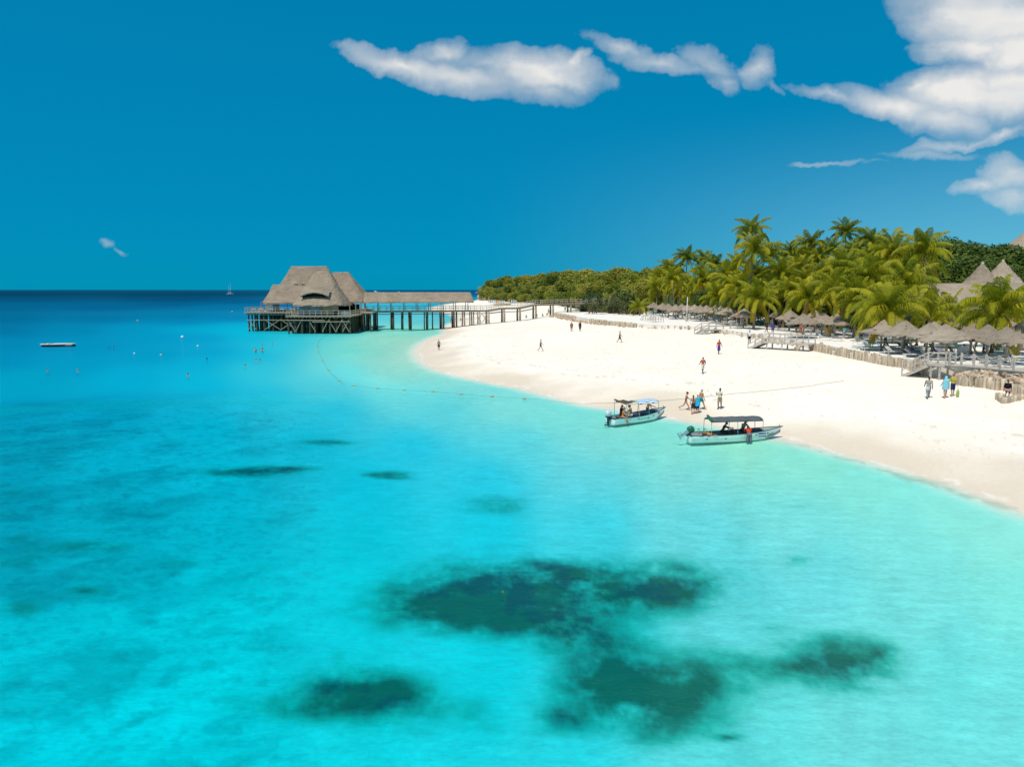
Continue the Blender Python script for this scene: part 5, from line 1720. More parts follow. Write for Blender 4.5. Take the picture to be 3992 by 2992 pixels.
def make_boat(label, loc, rz, L, beam, ss_, sb_, canopy_x0, canopy_x1, ceil_lo, ceil_hi, canvas, motor_mat, tilt, pipes, bow_end=True):
    root = thing('tour_boat', label, 'boat', loc, rz)
    b, zs, zk = boat_shape(L, beam, ss_, sb_)
    n = 26
    port, star = [], []
    rows_ = []
    for i in range(n + 1):
        t = i / n
        x0 = -L / 2 + L * t * 0.93
        k, s, bb = zk(t), zs(t), b(t)
        def X(z):
            return x0 + 0.07 * L * (t ** 3) * (z - k) / max(s - k, .05)
        sec = []
        for (fy, fz) in ((0, 0), (.5, .03), (.78, .22), (.86, .45), (.90, .62), (.945, .66), (1.0, 1.0)):
            z = k + (s - k) * fz
            sec.append((X(z), -bb * fy, z))
        row = [(p[0], -p[1], p[2]) for p in reversed(sec)] + sec[1:]
        rows_.append(row)
    mb = MB()
    mb.grid(rows_)
    tr = rows_[0]
    mb.add(tr, [tuple(range(len(tr)))])
    hull = mb.build('hull', M_HULL, root, False)
    # inside
    mb = MB()
    ir = []
    for i in range(n + 1):
        t = i / n
        x0 = -L / 2 + .05 + (L * .985 - .1) * t
        s, bb = zs(t) - .012, max(b(t) - .06, .004)
        fl = max(0.08, zk(t) + .10)
        ir.append([(x0, -bb, s), (x0, -bb * .93, (s + fl) / 2), (x0, -bb * .78, fl), (x0, bb * .78, fl), (x0, bb * .93, (s + fl) / 2), (x0, bb, s)])
    mb.grid(ir)
    mb.add(ir[0], [tuple(range(6))])
    mb.build('inner_hull', M_INNER, root)
    # gunwale
    for sg in (-1, 1):
        pts = []
        for i in range(n + 1):
            t = i / n
            s = zs(t)
            pts.append((-L / 2 + L * t * .93 + .07 * L * t ** 3, sg * (b(t) - .02), s + .005))
        MB().tube(pts, .030, 6).build('gunwale', M_GUN, root)
    MB().box((-L / 2 + .03, 0, zs(0) - .03), (.08, b(0) * 2 - .02, .09)).build('transom_cap', M_GUN, root)
    # benches and foredeck
    for x in (-L * .30, -L * .06, L * .16):
        t = (x + L / 2) / L
        MB().box((x, 0, .36), (.34, b(t) * 1.84, .05)).build('bench', M_BENCH, root)
    t0 = .80
    fd = []
    for i in range(9):
        t = t0 + (1 - t0) * i / 8
        bb = max(b(t) - .05, .003)
        x = -L / 2 + L * t * .93 + .07 * L * t ** 3 - .02
        fd.append([(x, -bb, zs(t) - .03), (x, 0, zs(t) + .0), (x, bb, zs(t) - .03)])
    MB().grid(fd).build('foredeck', M_INNER, root)
    MB().tube([(L / 2 - .25, 0, sb_ + .0), (L / 2 - .25, 0, sb_ + .16)], .03, 6).build('bollard', M_METAL, root)
    # canopy
    wy = beam * .80
    for j, x in enumerate(np.linspace(canopy_x0, canopy_x1, 3)):
        t = (x + L / 2) / L
        for sg in (-1, 1):
            MB().tube([(x, sg * (b(t) - .05), zs(t)), (x, sg * wy, ceil_lo)], .022, 6).build('canopy_pole', pipes[(j + (sg > 0)) % len(pipes)], root)
    for sg in (-1, 1):
        MB().tube([(canopy_x0, sg * wy, ceil_lo - .01), (canopy_x1, sg * wy, ceil_lo - .01)], .022, 6).build('canopy_rail', M_PIPE, root)
    for x in (canopy_x0, canopy_x1):
        pts = [(x, wy * math.cos(a), ceil_lo + (ceil_hi - ceil_lo - .03) * math.sin(a)) for a in np.linspace(0, math.pi, 11)]
        MB().tube(pts, .02, 6).build('canopy_hoop', M_PIPE, root)
    if canvas is not None:
        cr = []
        for i in range(15):
            x = canopy_x0 + .05 + (canopy_x1 - canopy_x0 - .1) * i / 14
            row = []
            for a in np.linspace(R(4), math.pi - R(4), 15):
                sag = .02 * math.sin(i * 2.1) * math.sin(a)
                row.append((x, (wy + .03) * math.cos(a), ceil_lo + (ceil_hi - ceil_lo) * math.sin(a) ** .8 + sag - (.05 if a in (R(4), math.pi - R(4)) else 0)))
            cr.append(row)
        cm = MB()
        cm.grid(cr)
        o = cm.build('canopy', canvas, root, True)
        sm = o.modifiers.new('cloth', 'SOLIDIFY')
        sm.thickness = 0.012
    # outboard motor on the transom
    mo = obj('outboard_motor', None, root, (-L / 2 - .06, 0, zs(0) + .02), (0, tilt, 0))
    MB().box((0, 0, .0), (.14, .30, .34)).build('bracket', M_MDARK, mo)
    mb = MB()
    rings = []
    for (z, ax, ay) in ((.12, .16, .12), (.16, .23, .17), (.36, .25, .18), (.52, .21, .16), (.58, .13, .10)):
        rings.append([(-.16 + ax * math.copysign(abs(math.cos(q)) ** .6, math.cos(q)), ay * math.copysign(abs(math.sin(q)) ** .6, math.sin(q)), z) for q in np.linspace(0, 2 * math.pi, 16, endpoint=False)])
    mb.grid(rings, closed=True)
    mb.add(rings[-1], [tuple(range(16))])
    mb.add(rings[0], [tuple(range(15, -1, -1))])
    mb.build('cowling', motor_mat, mo, True)
    leg_m = M_METAL if tilt > .3 else M_MDARK
    mb = MB()
    mb.grid([[(-.16 + a * w, c * d_, z) for a, c in ((-1, -.5), (1, -1), (1, 1), (-1, .5))] for z, w, d_ in ((.12, .12, .08), (-.25, .10, .06), (-.55, .09, .04), (-.62, .10, .04))], closed=True)
    mb.box((-.22, 0, -.40), (.36, .2, .025))
    mb.build('leg', leg_m, mo)
    MB().capsule((-.36, 0, -.62), (-.02, 0, -.62), .05, .06).build('gearcase', leg_m, mo, True)
    mb = MB()
    for k in range(3):
        q = k * 2.094
        d_ = Vector((0, math.cos(q), math.sin(q)))
        e = Vector((.5, -math.sin(q), math.cos(q))).normalized()
        c = Vector((-.42, 0, -.62))
        mb.add([c + d_ * .03 - e * .03, c + d_ * .13 - e * .07, c + d_ * .16, c + d_ * .13 + e * .06, c + d_ * .03 + e * .03], [(0, 1, 2, 3, 4)])
    mb.capsule((-.47, 0, -.62), (-.37, 0, -.62), .03, .035, 8, 3)
    mb.build('propeller', leg_m, mo)
    return root, b, zs, zk

TEXTS = []
# right-hand boat
pA, pB = at(2683, 1724, 49.3), at(3030, 1712, 50.3)
ctr = Vector(((pA.x + pB.x) / 2 + .18, (pA.y + pB.y) / 2, 0.0))
rzA = math.atan2(pB.y - pA.y, pB.x - pA.x)
boatR, bR, zsR, zkR = make_boat('long white boat under a plain dark canopy with its motor tilted up', (ctr.x, ctr.y, 0.02), rzA, 7.1, 0.78, .44, .82, -2.15, 1.72, 1.38, 1.60, M_CANVAS, M_MOTOR_G, R(58), (M_PIPE, M_PIPE_T))
lettering(boatR, 'Rush', .30, 2.02, -.66, .34, M_INKG, R(14))
lettering(boatR, 'ZURI', .15, -3.05, -.705, .36, M_INKG)
for z in (.30, .46):
    MB().box((1.62, -.735, z), (.62, .012, .075), rz=R(9)).build('flag_stripe', M_BLUE, boatR)
MB().box((1.62, -.733, .38), (.62, .006, .085), rz=R(9)).build('flag_panel', M_WHITE, boatR)
for x, c in ((-2.42, (0.55, 0.12, 0.08)), (-2.31, (0.02, 0.25, 0.12))):
    MB().box((x, -.745, .40), (.05, .012, .10)).build('sticker', mat('sticker_%d' % int(-x * 100), c, .5), boatR)
MB().box((-1.92, -.775, .40), (.40, .012, .10)).build('number_plate', mat('plate_cream', (.55, .52, .42), .5), boatR)
for x in (-2.5, -1.1):
    MB().box((x, -.735, .20), (.14, .012, .07), rz=.05).build('sticker', M_BLUE, boatR)
for x, h in ((-2.75, .75), (-2.28, .74)):
    MB().tube([(x, .1 + .2 * math.cos(q), .42 + .19 + .19 * math.sin(q)) for q in np.linspace(0, 2 * math.pi, 15)], .025, 6, cap=False).build('hoop_seat', mat('hoop_orange', (.38, .17, .05), .5), boatR)
MB().box((-1.95, .0, .42), (.6, .9, .06)).build('cushion', mat('cushion_orange', (.50, .22, .08), .7), boatR)
MB().box((0.75, .15, .36), (1.9, .7, .34)).build('locker', M_BENCH, boatR)
MB().tube([(-2.15, -.72, 1.46), (-2.14, -.30, 1.58), (-2.15, .1, 1.74)], [.11, .13, .08], 8).build('rolled_cloth', M_MOTOR_G, boatR)
# left-hand boat
qA = P(2388, 1650, 0.0)
boatL, bL, zsL, zkL = make_boat('white boat under a blue and white striped canopy with passengers aboard', (qA.x + 2.30, qA.y + 1.25, 0.02), R(29), 5.7, 0.82, .43, .84, -0.55, 1.55, 1.42, 1.64, M_STRIPE, M_MOTOR_W, R(2), (M_PIPE, M_PIPE_T))
for sg, x in ((-1, -1.9), (1, -1.9)):
    MB().tube([(x, sg * .74, .5), (x, sg * .78, 1.5)], .022, 6).build('canopy_pole', M_PIPE_T, boatL)
    MB().tube([(-1.9, sg * .78, 1.49), (-.55, sg * .775, 1.49)], .022, 6).build('canopy_rail', M_PIPE, boatL)
mb = MB()
for i in range(5):
    mb.bar((-1.95 + i * .05, -.7 + i * .35, 1.56), (-1.15 + i * .05, -.6 + i * .33, 1.62), .10, .06)
mb.tube([(-1.95, -.75, 1.6), (-1.9, .75, 1.72)], .07, 6)
mb.build('rolled_cloth', M_BENCH, boatL)
lettering(boatL, 'KIA  JAMAA  ASIP', .17, -.75, -.815, .21, M_INK, R(1.5))
MB().box((-1.45, -.80, .33), (.30, .012, .11), rz=-.03).build('number_plate', mat('plate_cream', (.55, .52, .42), .5), boatL)
MB().box((-.35, .05, .34), (.8, 1.0, .42)).build('cargo_box', mat('tarp_blue', (.04, .07, .10), .7), boatL)
MB().tube([(1.95, -.35, .55), (1.6, -.55, .50)], .05, 6).build('fender', M_BLUE, boatL)
bpy.context.view_layer.update()
dg_ = bpy.context.evaluated_depsgraph_get()
for o in TEXTS:                                # lettering as plain mesh
    me = bpy.data.meshes.new_from_object(o.evaluated_get(dg_))
    q = obj('lettering', me, o.parent, o.location, o.rotation_euler)
    bpy.data.objects.remove(o)
def boat_pt(boat, x, y, z):
    m = Matrix.Rotation(boat.rotation_euler.z, 3, 'Z')
    return Vector(boat.location) + m @ Vector((x, y, z))

# ------------------------------------------------------------------ float line and mooring rope
def rope_thing(name, px, z, label, cat, r=.02, floats=(), on='sea', m=None):
    pts = [P(u, v, .03) if on == 'sea' else on_beach(u, v) + Vector((0, 0, .05)) for u, v in px]
    o = pts[0]
    root = thing(name, label, cat, tuple(o))
    dense = []
    for a, b in zip(pts[:-1], pts[1:]):
        for t in np.linspace(0, 1, 5)[:-1]:
            q = a.lerp(b, t) - o
            if on == 'sea':
                q.z = 0
            dense.append(q + Vector((0, .06 * math.sin(len(dense) * 1.7), 0)))
    dense.append(pts[-1] - o)
    MB().tube(dense, r, 5).build('rope', m or M_FROPE, root)
    for (u, v, c) in floats:
        q = P(u, v, .05) - o
        MB().capsule(q - Vector((.13, 0, 0)), q + Vector((.13, .03, 0)), .07, .07, 8, 3).build('float', c, root, True)
    return root
M_FROPE = mat('green_rope', (0.05, 0.22, 0.10), 0.8, 0.1)
M_BROPE = mat('brown_rope', (0.33, 0.25, 0.16), 0.9, 0.1)
M_FLY = mat('float_yellow', (0.42, 0.36, 0.12), 0.5, 0.3)
M_FLO = mat('float_orange', (0.62, 0.20, 0.03), 0.5, 0.3)
rope_thing('float_line', [(1276, 1305), (1245, 1328), (1238, 1345), (1240, 1365), (1252, 1395), (1272, 1432), (1290, 1455), (1338, 1499)], 0, 'green rope with yellow floats curving out from the stilt restaurant', 'float line', .011,
           [(1245, 1328, M_FLY), (1238, 1350, M_FLO), (1241, 1372, M_FLY), (1257, 1406, M_FLY), (1280, 1444, M_FLY), (1322, 1485, M_FLY)])
rope_thing('float_line', [(1376, 1504), (1472, 1515), (1575, 1522), (1688, 1527), (1798, 1538), (1918, 1547), (2044, 1555), (2110, 1558), (2200, 1571), (2300, 1577)], 0, 'straight line of small floats parallel to the beach, reaching the sand by the boats', 'float line', .009,
           [(1376, 1504, M_FLY), (1472, 1515, M_FLY), (1575, 1522, M_FLY), (1688, 1527, M_FLY), (1798, 1538, M_FLY), (1918, 1547, M_FLO), (2044, 1555, M_FLO)])
rope_thing('mooring_rope', [(2300, 1576), (2380, 1574), (2560, 1566), (2640, 1560), (2760, 1548), (2870, 1537), (3000, 1525), (3120, 1512), (3290, 1488)], 0, 'thin brown rope lying straight across the sand behind the boats', 'rope', .014, (), 'land', M_BROPE)

# ------------------------------------------------------------------ raft, buoys and far boats
rp_ = P(228, 1352, 0)
raft = thing('swim_raft', 'flat white swimming raft with pointed ends anchored in deep water', 'raft', (rp_.x, rp_.y, 0), R(8))
outline = [(-3.05, -.25), (-2.6, -.75), (-.5, -1.0), (2.6, -.35), (3.05, .1), (2.0, .9), (.3, 1.15), (-2.4, .5)]
mb = MB()
mb.add([(x, y, .42) for x, y in outline] + [(x, y, .56) for x, y in outline], [tuple(range(7, -1, -1)), tuple(range(8, 16))] + [(i, (i + 1) % 8, 8 + (i + 1) % 8, 8 + i) for i in range(8)])
mb.build('platform', mat('raft_white', (0.80, 0.74, 0.62), .6, .2, var=.12), raft)
for y in (-.5, .5):
    MB().capsule((-2.5, y * .8, .13), (2.5, y * .8 + .1, .13), .3, .3, 10, 3).build('pontoon', M_MDARK, raft, True)
MB().tube([(-2.0, -.6, .5), (-2.0, -.6, .95)], .05, 6).build('post', M_MDARK, raft)
MB().bar((-1.2, -.95, .575), (-1.1, .8, .575), .16, .03).build('strap', M_BLUE, raft)
M_BUOYW = mat('buoy_white', (0.78, 0.76, 0.76), .4, .3)
M_BUOYO = mat('buoy_orange', (0.70, 0.38, 0.12), .4, .3)
M_BUOYB = mat('buoy_beige', (0.66, 0.52, 0.34), .4, .3)
for u, v, r_, m, lab in ((537, 1253, .30, M_BUOYO, 'small orange buoy far out left of the stilt restaurant'), (711, 1318, .32, M_BUOYW, 'largest round white buoy halfway between raft and restaurant'), (771, 1352, .18, M_BUOYW, 'low white buoy just right of the largest buoy'),
                         (524, 1381, .15, M_BUOYW, 'small white buoy right of the raft'), (628, 1387, .17, M_BUOYB, 'small beige buoy between two white buoys'), (905, 1217, .30, M_BUOYB, 'pale far buoy near the seaward corner of the restaurant'), (1960, 2312, .03, M_FLO, 'tiny orange float above the largest dark sea-grass patch')):
    p = P(u, v, 0)
    t = thing('buoy', lab, 'buoy', (p.x, p.y, 0.0))
    MB().ellipsoid((0, 0, r_ * .55), (r_, r_, r_), 14, 9).build('float', m, t, True)
    MB().tube([(0, 0, r_ * 1.5), (0, 0, r_ * 1.75)], r_ * .16, 6).build('eye', M_MDARK, t)
    MB().tube([(0, 0, r_ * .2), (.1, 0, -.4)], .02, 5).build('line', M_BROPE, t)
def yacht(u, Y, Lm, label, kind):
    x = at(u, 1140, Y).x
    t = thing('sailing_yacht' if kind == 'sail' else 'motor_yacht', label, 'boat', (x, Y, 0), 0.15 if kind == 'sail' else -0.3)
    b, zs, zk = boat_shape(Lm, Lm * .14, Lm * .10, Lm * .15, -.3)
    rows_ = []
    for i in range(15):
        q = i / 14
        x0 = -Lm / 2 + Lm * q
        rows_.append([(x0, -b(q), zs(q)), (x0 - .05 * Lm * q, -b(q) * .8, .2), (x0 - .08 * Lm * q, 0, -.3), (x0 - .05 * Lm * q, b(q) * .8, .2), (x0, b(q), zs(q)), (x0, 0, zs(q) + .1), (x0, -b(q), zs(q))])
    mb = MB()
    mb.grid(rows_)
    mb.add(rows_[0][:6], [tuple(range(6))])
    mb.build('hull', M_WHITE, t)
    MB().box((-.04 * Lm, 0, Lm * .17), (Lm * .42, Lm * .18, Lm * .09)).build('cabin', M_WHITE, t)
    MB().box((-.04 * Lm, 0, Lm * .175), (Lm * .40, Lm * .185, Lm * .035)).build('window_band', M_MDARK, t)
    if kind == 'sail':
        for xx, h in ((-.16 * Lm, Lm * 1.35), (.08 * Lm, Lm * 1.75)):
            m_ = MB().tube([(xx, 0, Lm * .1), (xx, 0, h)], [.22, .14], 6).build('mast', M_POLE, t)
            MB().bar((xx - .01, -1.0, h * .72), (xx - .01, 1.0, h * .72), .1, .1).build('spreader', M_POLE, m_)
            MB().bar((xx, 0, Lm * .32), (xx - Lm * .2, 0, Lm * .30), .3, .3).build('boom', M_POLE, t)
        MB().box((-.34 * Lm, 0, Lm * .26), (Lm * .2, Lm * .2, .15)).build('awning', M_TOWEL_C, t)
    else:
        MB().box((-.1 * Lm, 0, Lm * .25), (Lm * .3, Lm * .15, Lm * .07)).build('flybridge', M_WHITE, t)
        MB().tube([(-.15 * Lm, 0, Lm * .28), (-.18 * Lm, 0, Lm * .42)], [.25, .12], 6).build('mast', M_POLE, t)
    return t
yacht(897, 1650, 15.0, 'two-masted sailing yacht on the horizon left of the stilt restaurant', 'sail')
yacht(1466, 2300, 23.0, 'white motor yacht on the horizon just above the jetty roof', 'motor')
yacht(1556, 2500, 14.0, 'small white boat on the horizon above the middle of the jetty roof', 'motor')
yacht(1858, 2400, 10.0, 'tiny white boat on the horizon beside the headland', 'motor')

# ------------------------------------------------------------------ people
SKIN = {'light': mat('skin_light', (0.50, 0.27, 0.17), .55, .3, var=.08), 'tan': mat('skin_tan', (0.38, 0.19, 0.105), .55, .3, var=.08),
        'brown': mat('skin_brown', (0.115, 0.058, 0.036), .5, .35, var=.08), 'dark': mat('skin_dark', (0.050, 0.026, 0.018), .5, .35, var=.08)}
CLOTH = {}
def cloth(name, c):
    if name not in CLOTH:
        CLOTH[name] = mat('cloth_' + name, c, .85, .1, var=.12, scale=8.0)
    return CLOTH[name]
for nm, c in {'black': (.015, .015, .018), 'white': (.72, .72, .72), 'grey': (.30, .28, .26), 'greyshirt': (.36, .31, .28), 'khaki': (.34, .26, .16), 'brown': (.06, .035, .03), 'orange': (.72, .20, .03), 'red': (.55, .06, .03),
              'rust': (.42, .12, .05), 'cyan': (.02, .42, .66), 'paleblue': (.22, .58, .70), 'navy': (.015, .04, .12), 'purple': (.10, .05, .28), 'yellow': (.42, .40, .07), 'cream': (.66, .60, .50), 'teal': (.03, .22, .25), 'pink': (.55, .22, .26), 'green': (.05, .30, .12), 'blue': (.03, .12, .45)}.items():
    cloth(nm, c)
HAIR = {'black': mat('hair_black', (.012, .010, .009), .6, .3), 'brown': mat('hair_brown', (.10, .05, .025), .6, .3), 'blond': mat('hair_blond', (.36, .22, .09), .6, .3), 'grey': mat('hair_grey', (.30, .27, .25), .6, .3)}
def plaid_mat():
    m = bpy.data.materials.new('cloth_plaid')
    m.use_nodes = True
    N = NT(m.node_tree)
    out = N.n('ShaderNodeOutputMaterial')
    co = N.n('ShaderNodeTexCoord').outputs['Object']
    s = N.n('ShaderNodeSeparateXYZ', {0: co}).outputs
    a = N.math('LESS_THAN', N.math('FRACT', N.math('MULTIPLY', s[0], 11.0)), .3)
    b = N.math('LESS_THAN', N.math('FRACT', N.math('MULTIPLY', s[2], 11.0)), .3)
    c = N.mix(N.math('MULTIPLY', N.math('ADD', a, b), .45), (.03, .05, .08), (.45, .45, .46))
    p_ = N.n('ShaderNodeBsdfPrincipled', {'Base Color': c, 'Roughness': .85})
    N.link(p_.outputs[0], out.inputs[0])
    CLOTH['plaid'] = m
plaid_mat()

def remesh(o, vox):
    r_ = o.modifiers.new('continuous', 'REMESH')
    r_.mode = 'VOXEL'
    r_.voxel_size = vox
    r_.use_smooth_shade = True

def person(label, loc, face, h=1.72, skin='tan', pose='stand', hair='black', hat=None, wear=(), arms=None, legs=None, lean=0.0, long_hair=False, seat=None, group=None, vox=.017, twist=0.0, fem=False, tilt=None):
    """face: heading in degrees the person looks to (0 = towards the camera, 90 = to the right, 180 = away, -90 = to the left)"""
    s = h / 1.75
    P_ = {'stand': ((4, 2), (-3, 3)), 'walk': ((24, 6), (-20, 22)), 'stride': ((28, 4), (-26, 40)), 'sit': ((86, 92), (82, 88)), 'squat': ((112, 128), (108, 126)), 'bend': ((6, 4), (4, 4)), 'water': ((4, 4), (-4, 4)), 'lie': ((6, 8), (14, 26)), 'crosssit': ((84, 120), (80, 116)), 'wade': ((6, 4), (-4, 6))}
    lg = legs or P_[pose]
    am = arms or {'walk': ((-22, 8, 18), (24, 8, 22)), 'stride': ((-26, 8, 20), (28, 8, 26)), 'sit': ((35, 10, 40), (38, 10, 40)), 'squat': ((50, 12, 60), (52, 12, 60)), 'lie': ((8, 16, 10), (6, 18, 14))}.get(pose, ((3, 10, 10), (-2, 10, 12)))
    fw = Vector((0, -1, 0))
    def leg_dir(a):
        return Vector((0, -math.sin(R(a)), -math.cos(R(a))))
    hip0 = Vector((0, 0, .93))
    J_ = {}
    low = 9
    for k, sg in ((0, -1), (1, 1)):
        hp = hip0 + Vector((.092 * sg, 0, -.03))
        kn = hp + leg_dir(lg[k][0]) * .43 + Vector((.012 * sg, 0, 0))
        an = kn + leg_dir(lg[k][0] - lg[k][1]) * .42
        fa = lg[k][0] - lg[k][1]
        toe = an + Vector((.02 * sg, -.17 * math.cos(R(fa * .55)), -.04 + (.17 * math.sin(R(fa * .55)) if abs(fa) > 8 else 0)))
        J_[k] = (hp, kn, an, toe)
        low = min(low, an.z - .065, toe.z - .03)
    Lm = Matrix.Rotation(R(lean), 3, 'X')      # leaning forward (towards -Y)
    def up(v):
        return hip0 + Lm @ (Vector(v) - hip0)
    hd = up((0, -.02, 1.635))
    nk = up((0, .0, 1.46))
    sh_w = .165 if fem else .185
    A_ = {}
    for k, sg in ((0, -1), (1, 1)):
        b_, c_, e_ = am[k]
        sh = up((sh_w * sg, 0, 1.405))
        d1 = Vector((math.sin(R(c_)) * sg, -math.sin(R(b_)) * math.cos(R(c_)), -math.cos(R(b_)) * math.cos(R(c_))))
        el = sh + d1 * .285
        d2 = Vector((math.sin(R(c_ * .4)) * sg, -math.sin(R(b_ + e_)), -math.cos(R(b_ + e_)))).normalized()
        wr = el + d2 * .25
        A_[k] = (sh, el, wr, d2, sg)
    off = -low if seat is None else seat / s - (hip0.z - .10)
    V0 = Vector((0, 0, off))
    def T(p):
        return (p + V0) * s
    mb = MB()
    mb.ellipsoid(T(hip0), (.155 * s, .115 * s, .135 * s), 12, 8)
    mb.ellipsoid(T(up((0, .0, 1.10))), ((.125 if fem else .14) * s, .10 * s, .17 * s), 12, 8, Lm)
    mb.ellipsoid(T(up((0, .0, 1.30))), ((.15 if fem else .17) * s, .11 * s, .18 * s), 12, 8, Lm)
    if fem:
        for sg in (-1, 1):
            mb.ellipsoid(T(up((.07 * sg, -.085, 1.27))), (.06 * s, .06 * s, .06 * s), 10, 6)
    mb.capsule(T(up((-.14, 0, 1.40))), T(up((.14, 0, 1.40))), .06 * s, .06 * s)
    mb.capsule(T(up((0, .01, 1.42))), T(up((0, -.01, 1.55))), .058 * s, .052 * s)
    mb.ellipsoid(T(hd), (.074 * s, .094 * s, .115 * s), 14, 10, Lm)
    mb.ellipsoid(T(hd + Lm @ Vector((0, -.055, -.055))), (.052 * s, .05 * s, .055 * s), 10, 7, Lm)
    mb.capsule(T(hd + Lm @ Vector((0, -.092, .015))), T(hd + Lm @ Vector((0, -.108, -.022))), .012 * s, .017 * s, 8, 3)
    for sg in (-1, 1):
        mb.ellipsoid(T(hd + Vector((.076 * sg, .005, -.01))), (.014 * s, .022 * s, .032 * s), 8, 6)
    for k in (0, 1):
        hp, kn, an, toe = J_[k]
        mb.capsule(T(hp), T(kn), .088 * s, .06 * s)
        mb.capsule(T(kn), T(kn.lerp(an, .35)), .058 * s, .058 * s)
        mb.capsule(T(kn.lerp(an, .3)), T(an), .057 * s, .040 * s)
        mb.capsule(T(an + Vector((0, .035, -.025))), T(toe), .040 * s, .030 * s)
        sh, el, wr, d2, sg = A_[k]
        mb.capsule(T(sh), T(el), .054 * s, .042 * s)
        mb.capsule(T(el), T(wr), .042 * s, .030 * s)
        # hand: palm, four fingers and a thumb
        side = Vector((sg, 0, 0))
        fwd = d2.cross(side)
        fwd = fwd.normalized() if fwd.length > .05 else Vector((0, -1, 0))
        pm = wr + d2 * .05
        mb.capsule(T(wr), T(pm + d2 * .025), .030 * s, .034 * s, 8, 3)
        for q, ln in zip((-1.5, -.5, .5, 1.5), (.060, .074, .078, .064)):
            f0 = pm + d2 * .035 + fwd * q * .017
            f1 = f0 + d2 * ln * .6 - side * .006
            f2 = f1 + d2 * ln * .4 - side * .022
            mb.capsule(T(f0), T(f1), .0105 * s, .0098 * s, 6, 2)
            mb.capsule(T(f1), T(f2), .0098 * s, .0085 * s, 6, 2)
        t0 = wr + d2 * .03 + fwd * -.028
        mb.capsule(T(t0), T(t0 + d2 * .045 - fwd * .03), .012 * s, .009 * s, 6, 2)
    root = thing('person', label, 'person', tuple(loc), R(face), group)
    if tilt is not None:
        root.rotation_euler = (tilt[0], tilt[1], R(face))
    body = mb.build('body', SKIN[skin], root)
    remesh(body, vox)
    # --- hair
    if hair:
        hb = MB()
        hb.ellipsoid(T(hd + Lm @ Vector((0, .016, .022))), (.083 * s, .093 * s, .108 * s), 14, 10, Lm)
        if long_hair:
            hb.capsule(T(hd + Lm @ Vector((0, .05, -.02))), T(up((0, .105, 1.28))), .07 * s, .055 * s)
            hb.capsule(T(up((0, .105, 1.30))), T(up((0, .11, 1.15))), .05 * s, .02 * s)
        hb.build('hair', HAIR[hair], root, True)
    if hat:
        kind, colr = hat
        hb = MB()
        c = hd + Lm @ Vector((0, 0, .05))
        hb.ellipsoid(T(c), (.098 * s, .112 * s, .085 * s), 14, 8, Lm)
        if kind == 'cap':
            hb.ellipsoid(T(c + Lm @ Vector((0, -.12, -.02))), (.07 * s, .08 * s, .010 * s), 12, 6, Lm)
        elif kind == 'brim':
            hb.ellipsoid(T(c + Vector((0, 0, -.02))), (.20 * s, .21 * s, .014 * s), 16, 6, Lm)
        hb.build('hat', CLOTH[colr], root, True)
    # --- clothes
    for item, colr in wear:
        cb = MB()
        if item in ('shirt', 'tshirt', 'vest'):
            cb.ellipsoid(T(up((0, .0, 1.04))), (.160 * s, .125 * s, .16 * s), 14, 8, Lm)
            cb.ellipsoid(T(up((0, .0, 1.28))), (.185 * s, .128 * s, .20 * s), 14, 8, Lm)
            cb.capsule(T(up((-.15, 0, 1.395))), T(up((.15, 0, 1.395))), .072 * s, .072 * s)
            if item != 'vest':
                f = 1.0 if item == 'shirt' else .62
                for k in (0, 1):
                    sh, el, wr, d2, sg = A_[k]
                    cb.capsule(T(sh), T(sh.lerp(el, f)), .070 * s, .062 * s)
        elif item in ('shorts', 'trunks', 'trousers'):
            f = {'shorts': .85, 'trunks': .30, 'trousers': 1.0}[item]
            cb.ellipsoid(T(hip0 + Vector((0, 0, .02))), (.172 * s, .132 * s, .145 * s), 14, 8)
            for k in (0, 1):
                hp, kn, an, toe = J_[k]
                cb.capsule(T(hp), T(hp.lerp(kn, f)), .104 * s, (.085 if item != 'trunks' else .10) * s)
                if item == 'trousers':
                    cb.capsule(T(kn), T(an), .078 * s, .06 * s)
        elif item == 'bikini':
            cb.ellipsoid(T(hip0), (.163 * s, .124 * s, .085 * s), 14, 8)
            if fem:
                cb.ellipsoid(T(up((0, -.012, 1.275))), (.160 * s, .145 * s, .040 * s), 14, 8, Lm)
        elif item == 'swimsuit':
            cb.ellipsoid(T(hip0), (.165 * s, .125 * s, .12 * s), 14, 8)
            cb.ellipsoid(T(up((0, -.005, 1.10))), (.138 * s, .113 * s, .18 * s), 14, 8, Lm)
            cb.ellipsoid(T(up((0, -.01, 1.26))), (.160 * s, .135 * s, .11 * s), 14, 8, Lm)
        elif item in ('wrap', 'skirt', 'robe', 'cape'):
            z1, z0, w1, w0 = {'wrap': (1.42, .45, .20, .20), 'skirt': (1.02, .45, .17, .21), 'robe': (1.42, .62, .21, .21), 'cape': (1.44, .72, .215, .26)}[item]
            rows_ = []
            rr = random.Random(int(loc[0] * 100))
            for i in range(9):
                t = i / 8
                z = z1 + (z0 - z1) * t
                w = w1 + (w0 - w1) * t
                rows_.append([T(up((w * (1 + .10 * math.sin(5 * q + 2 * t) * t) * math.cos(q), w * .72 * (1 + .12 * math.sin(7 * q) * t) * math.sin(q), z + .05 * math.sin(3 * q + 1) * t))) for q in np.linspace(0, 2 * math.pi, 22, endpoint=False)])
            cb.grid(rows_, closed=True)
            cap_ = [T(up((.08 * math.cos(q), .07 * math.sin(q), z1 + .05))) for q in np.linspace(0, 2 * math.pi, 22, endpoint=False)]
            cb.grid([cap_, rows_[0]], closed=True)
            cb.build({'wrap': 'wrap', 'skirt': 'skirt', 'robe': 'robe', 'cape': 'towel_cape'}[item], CLOTH[colr], root, True)
            continue
        elif item == 'hood':
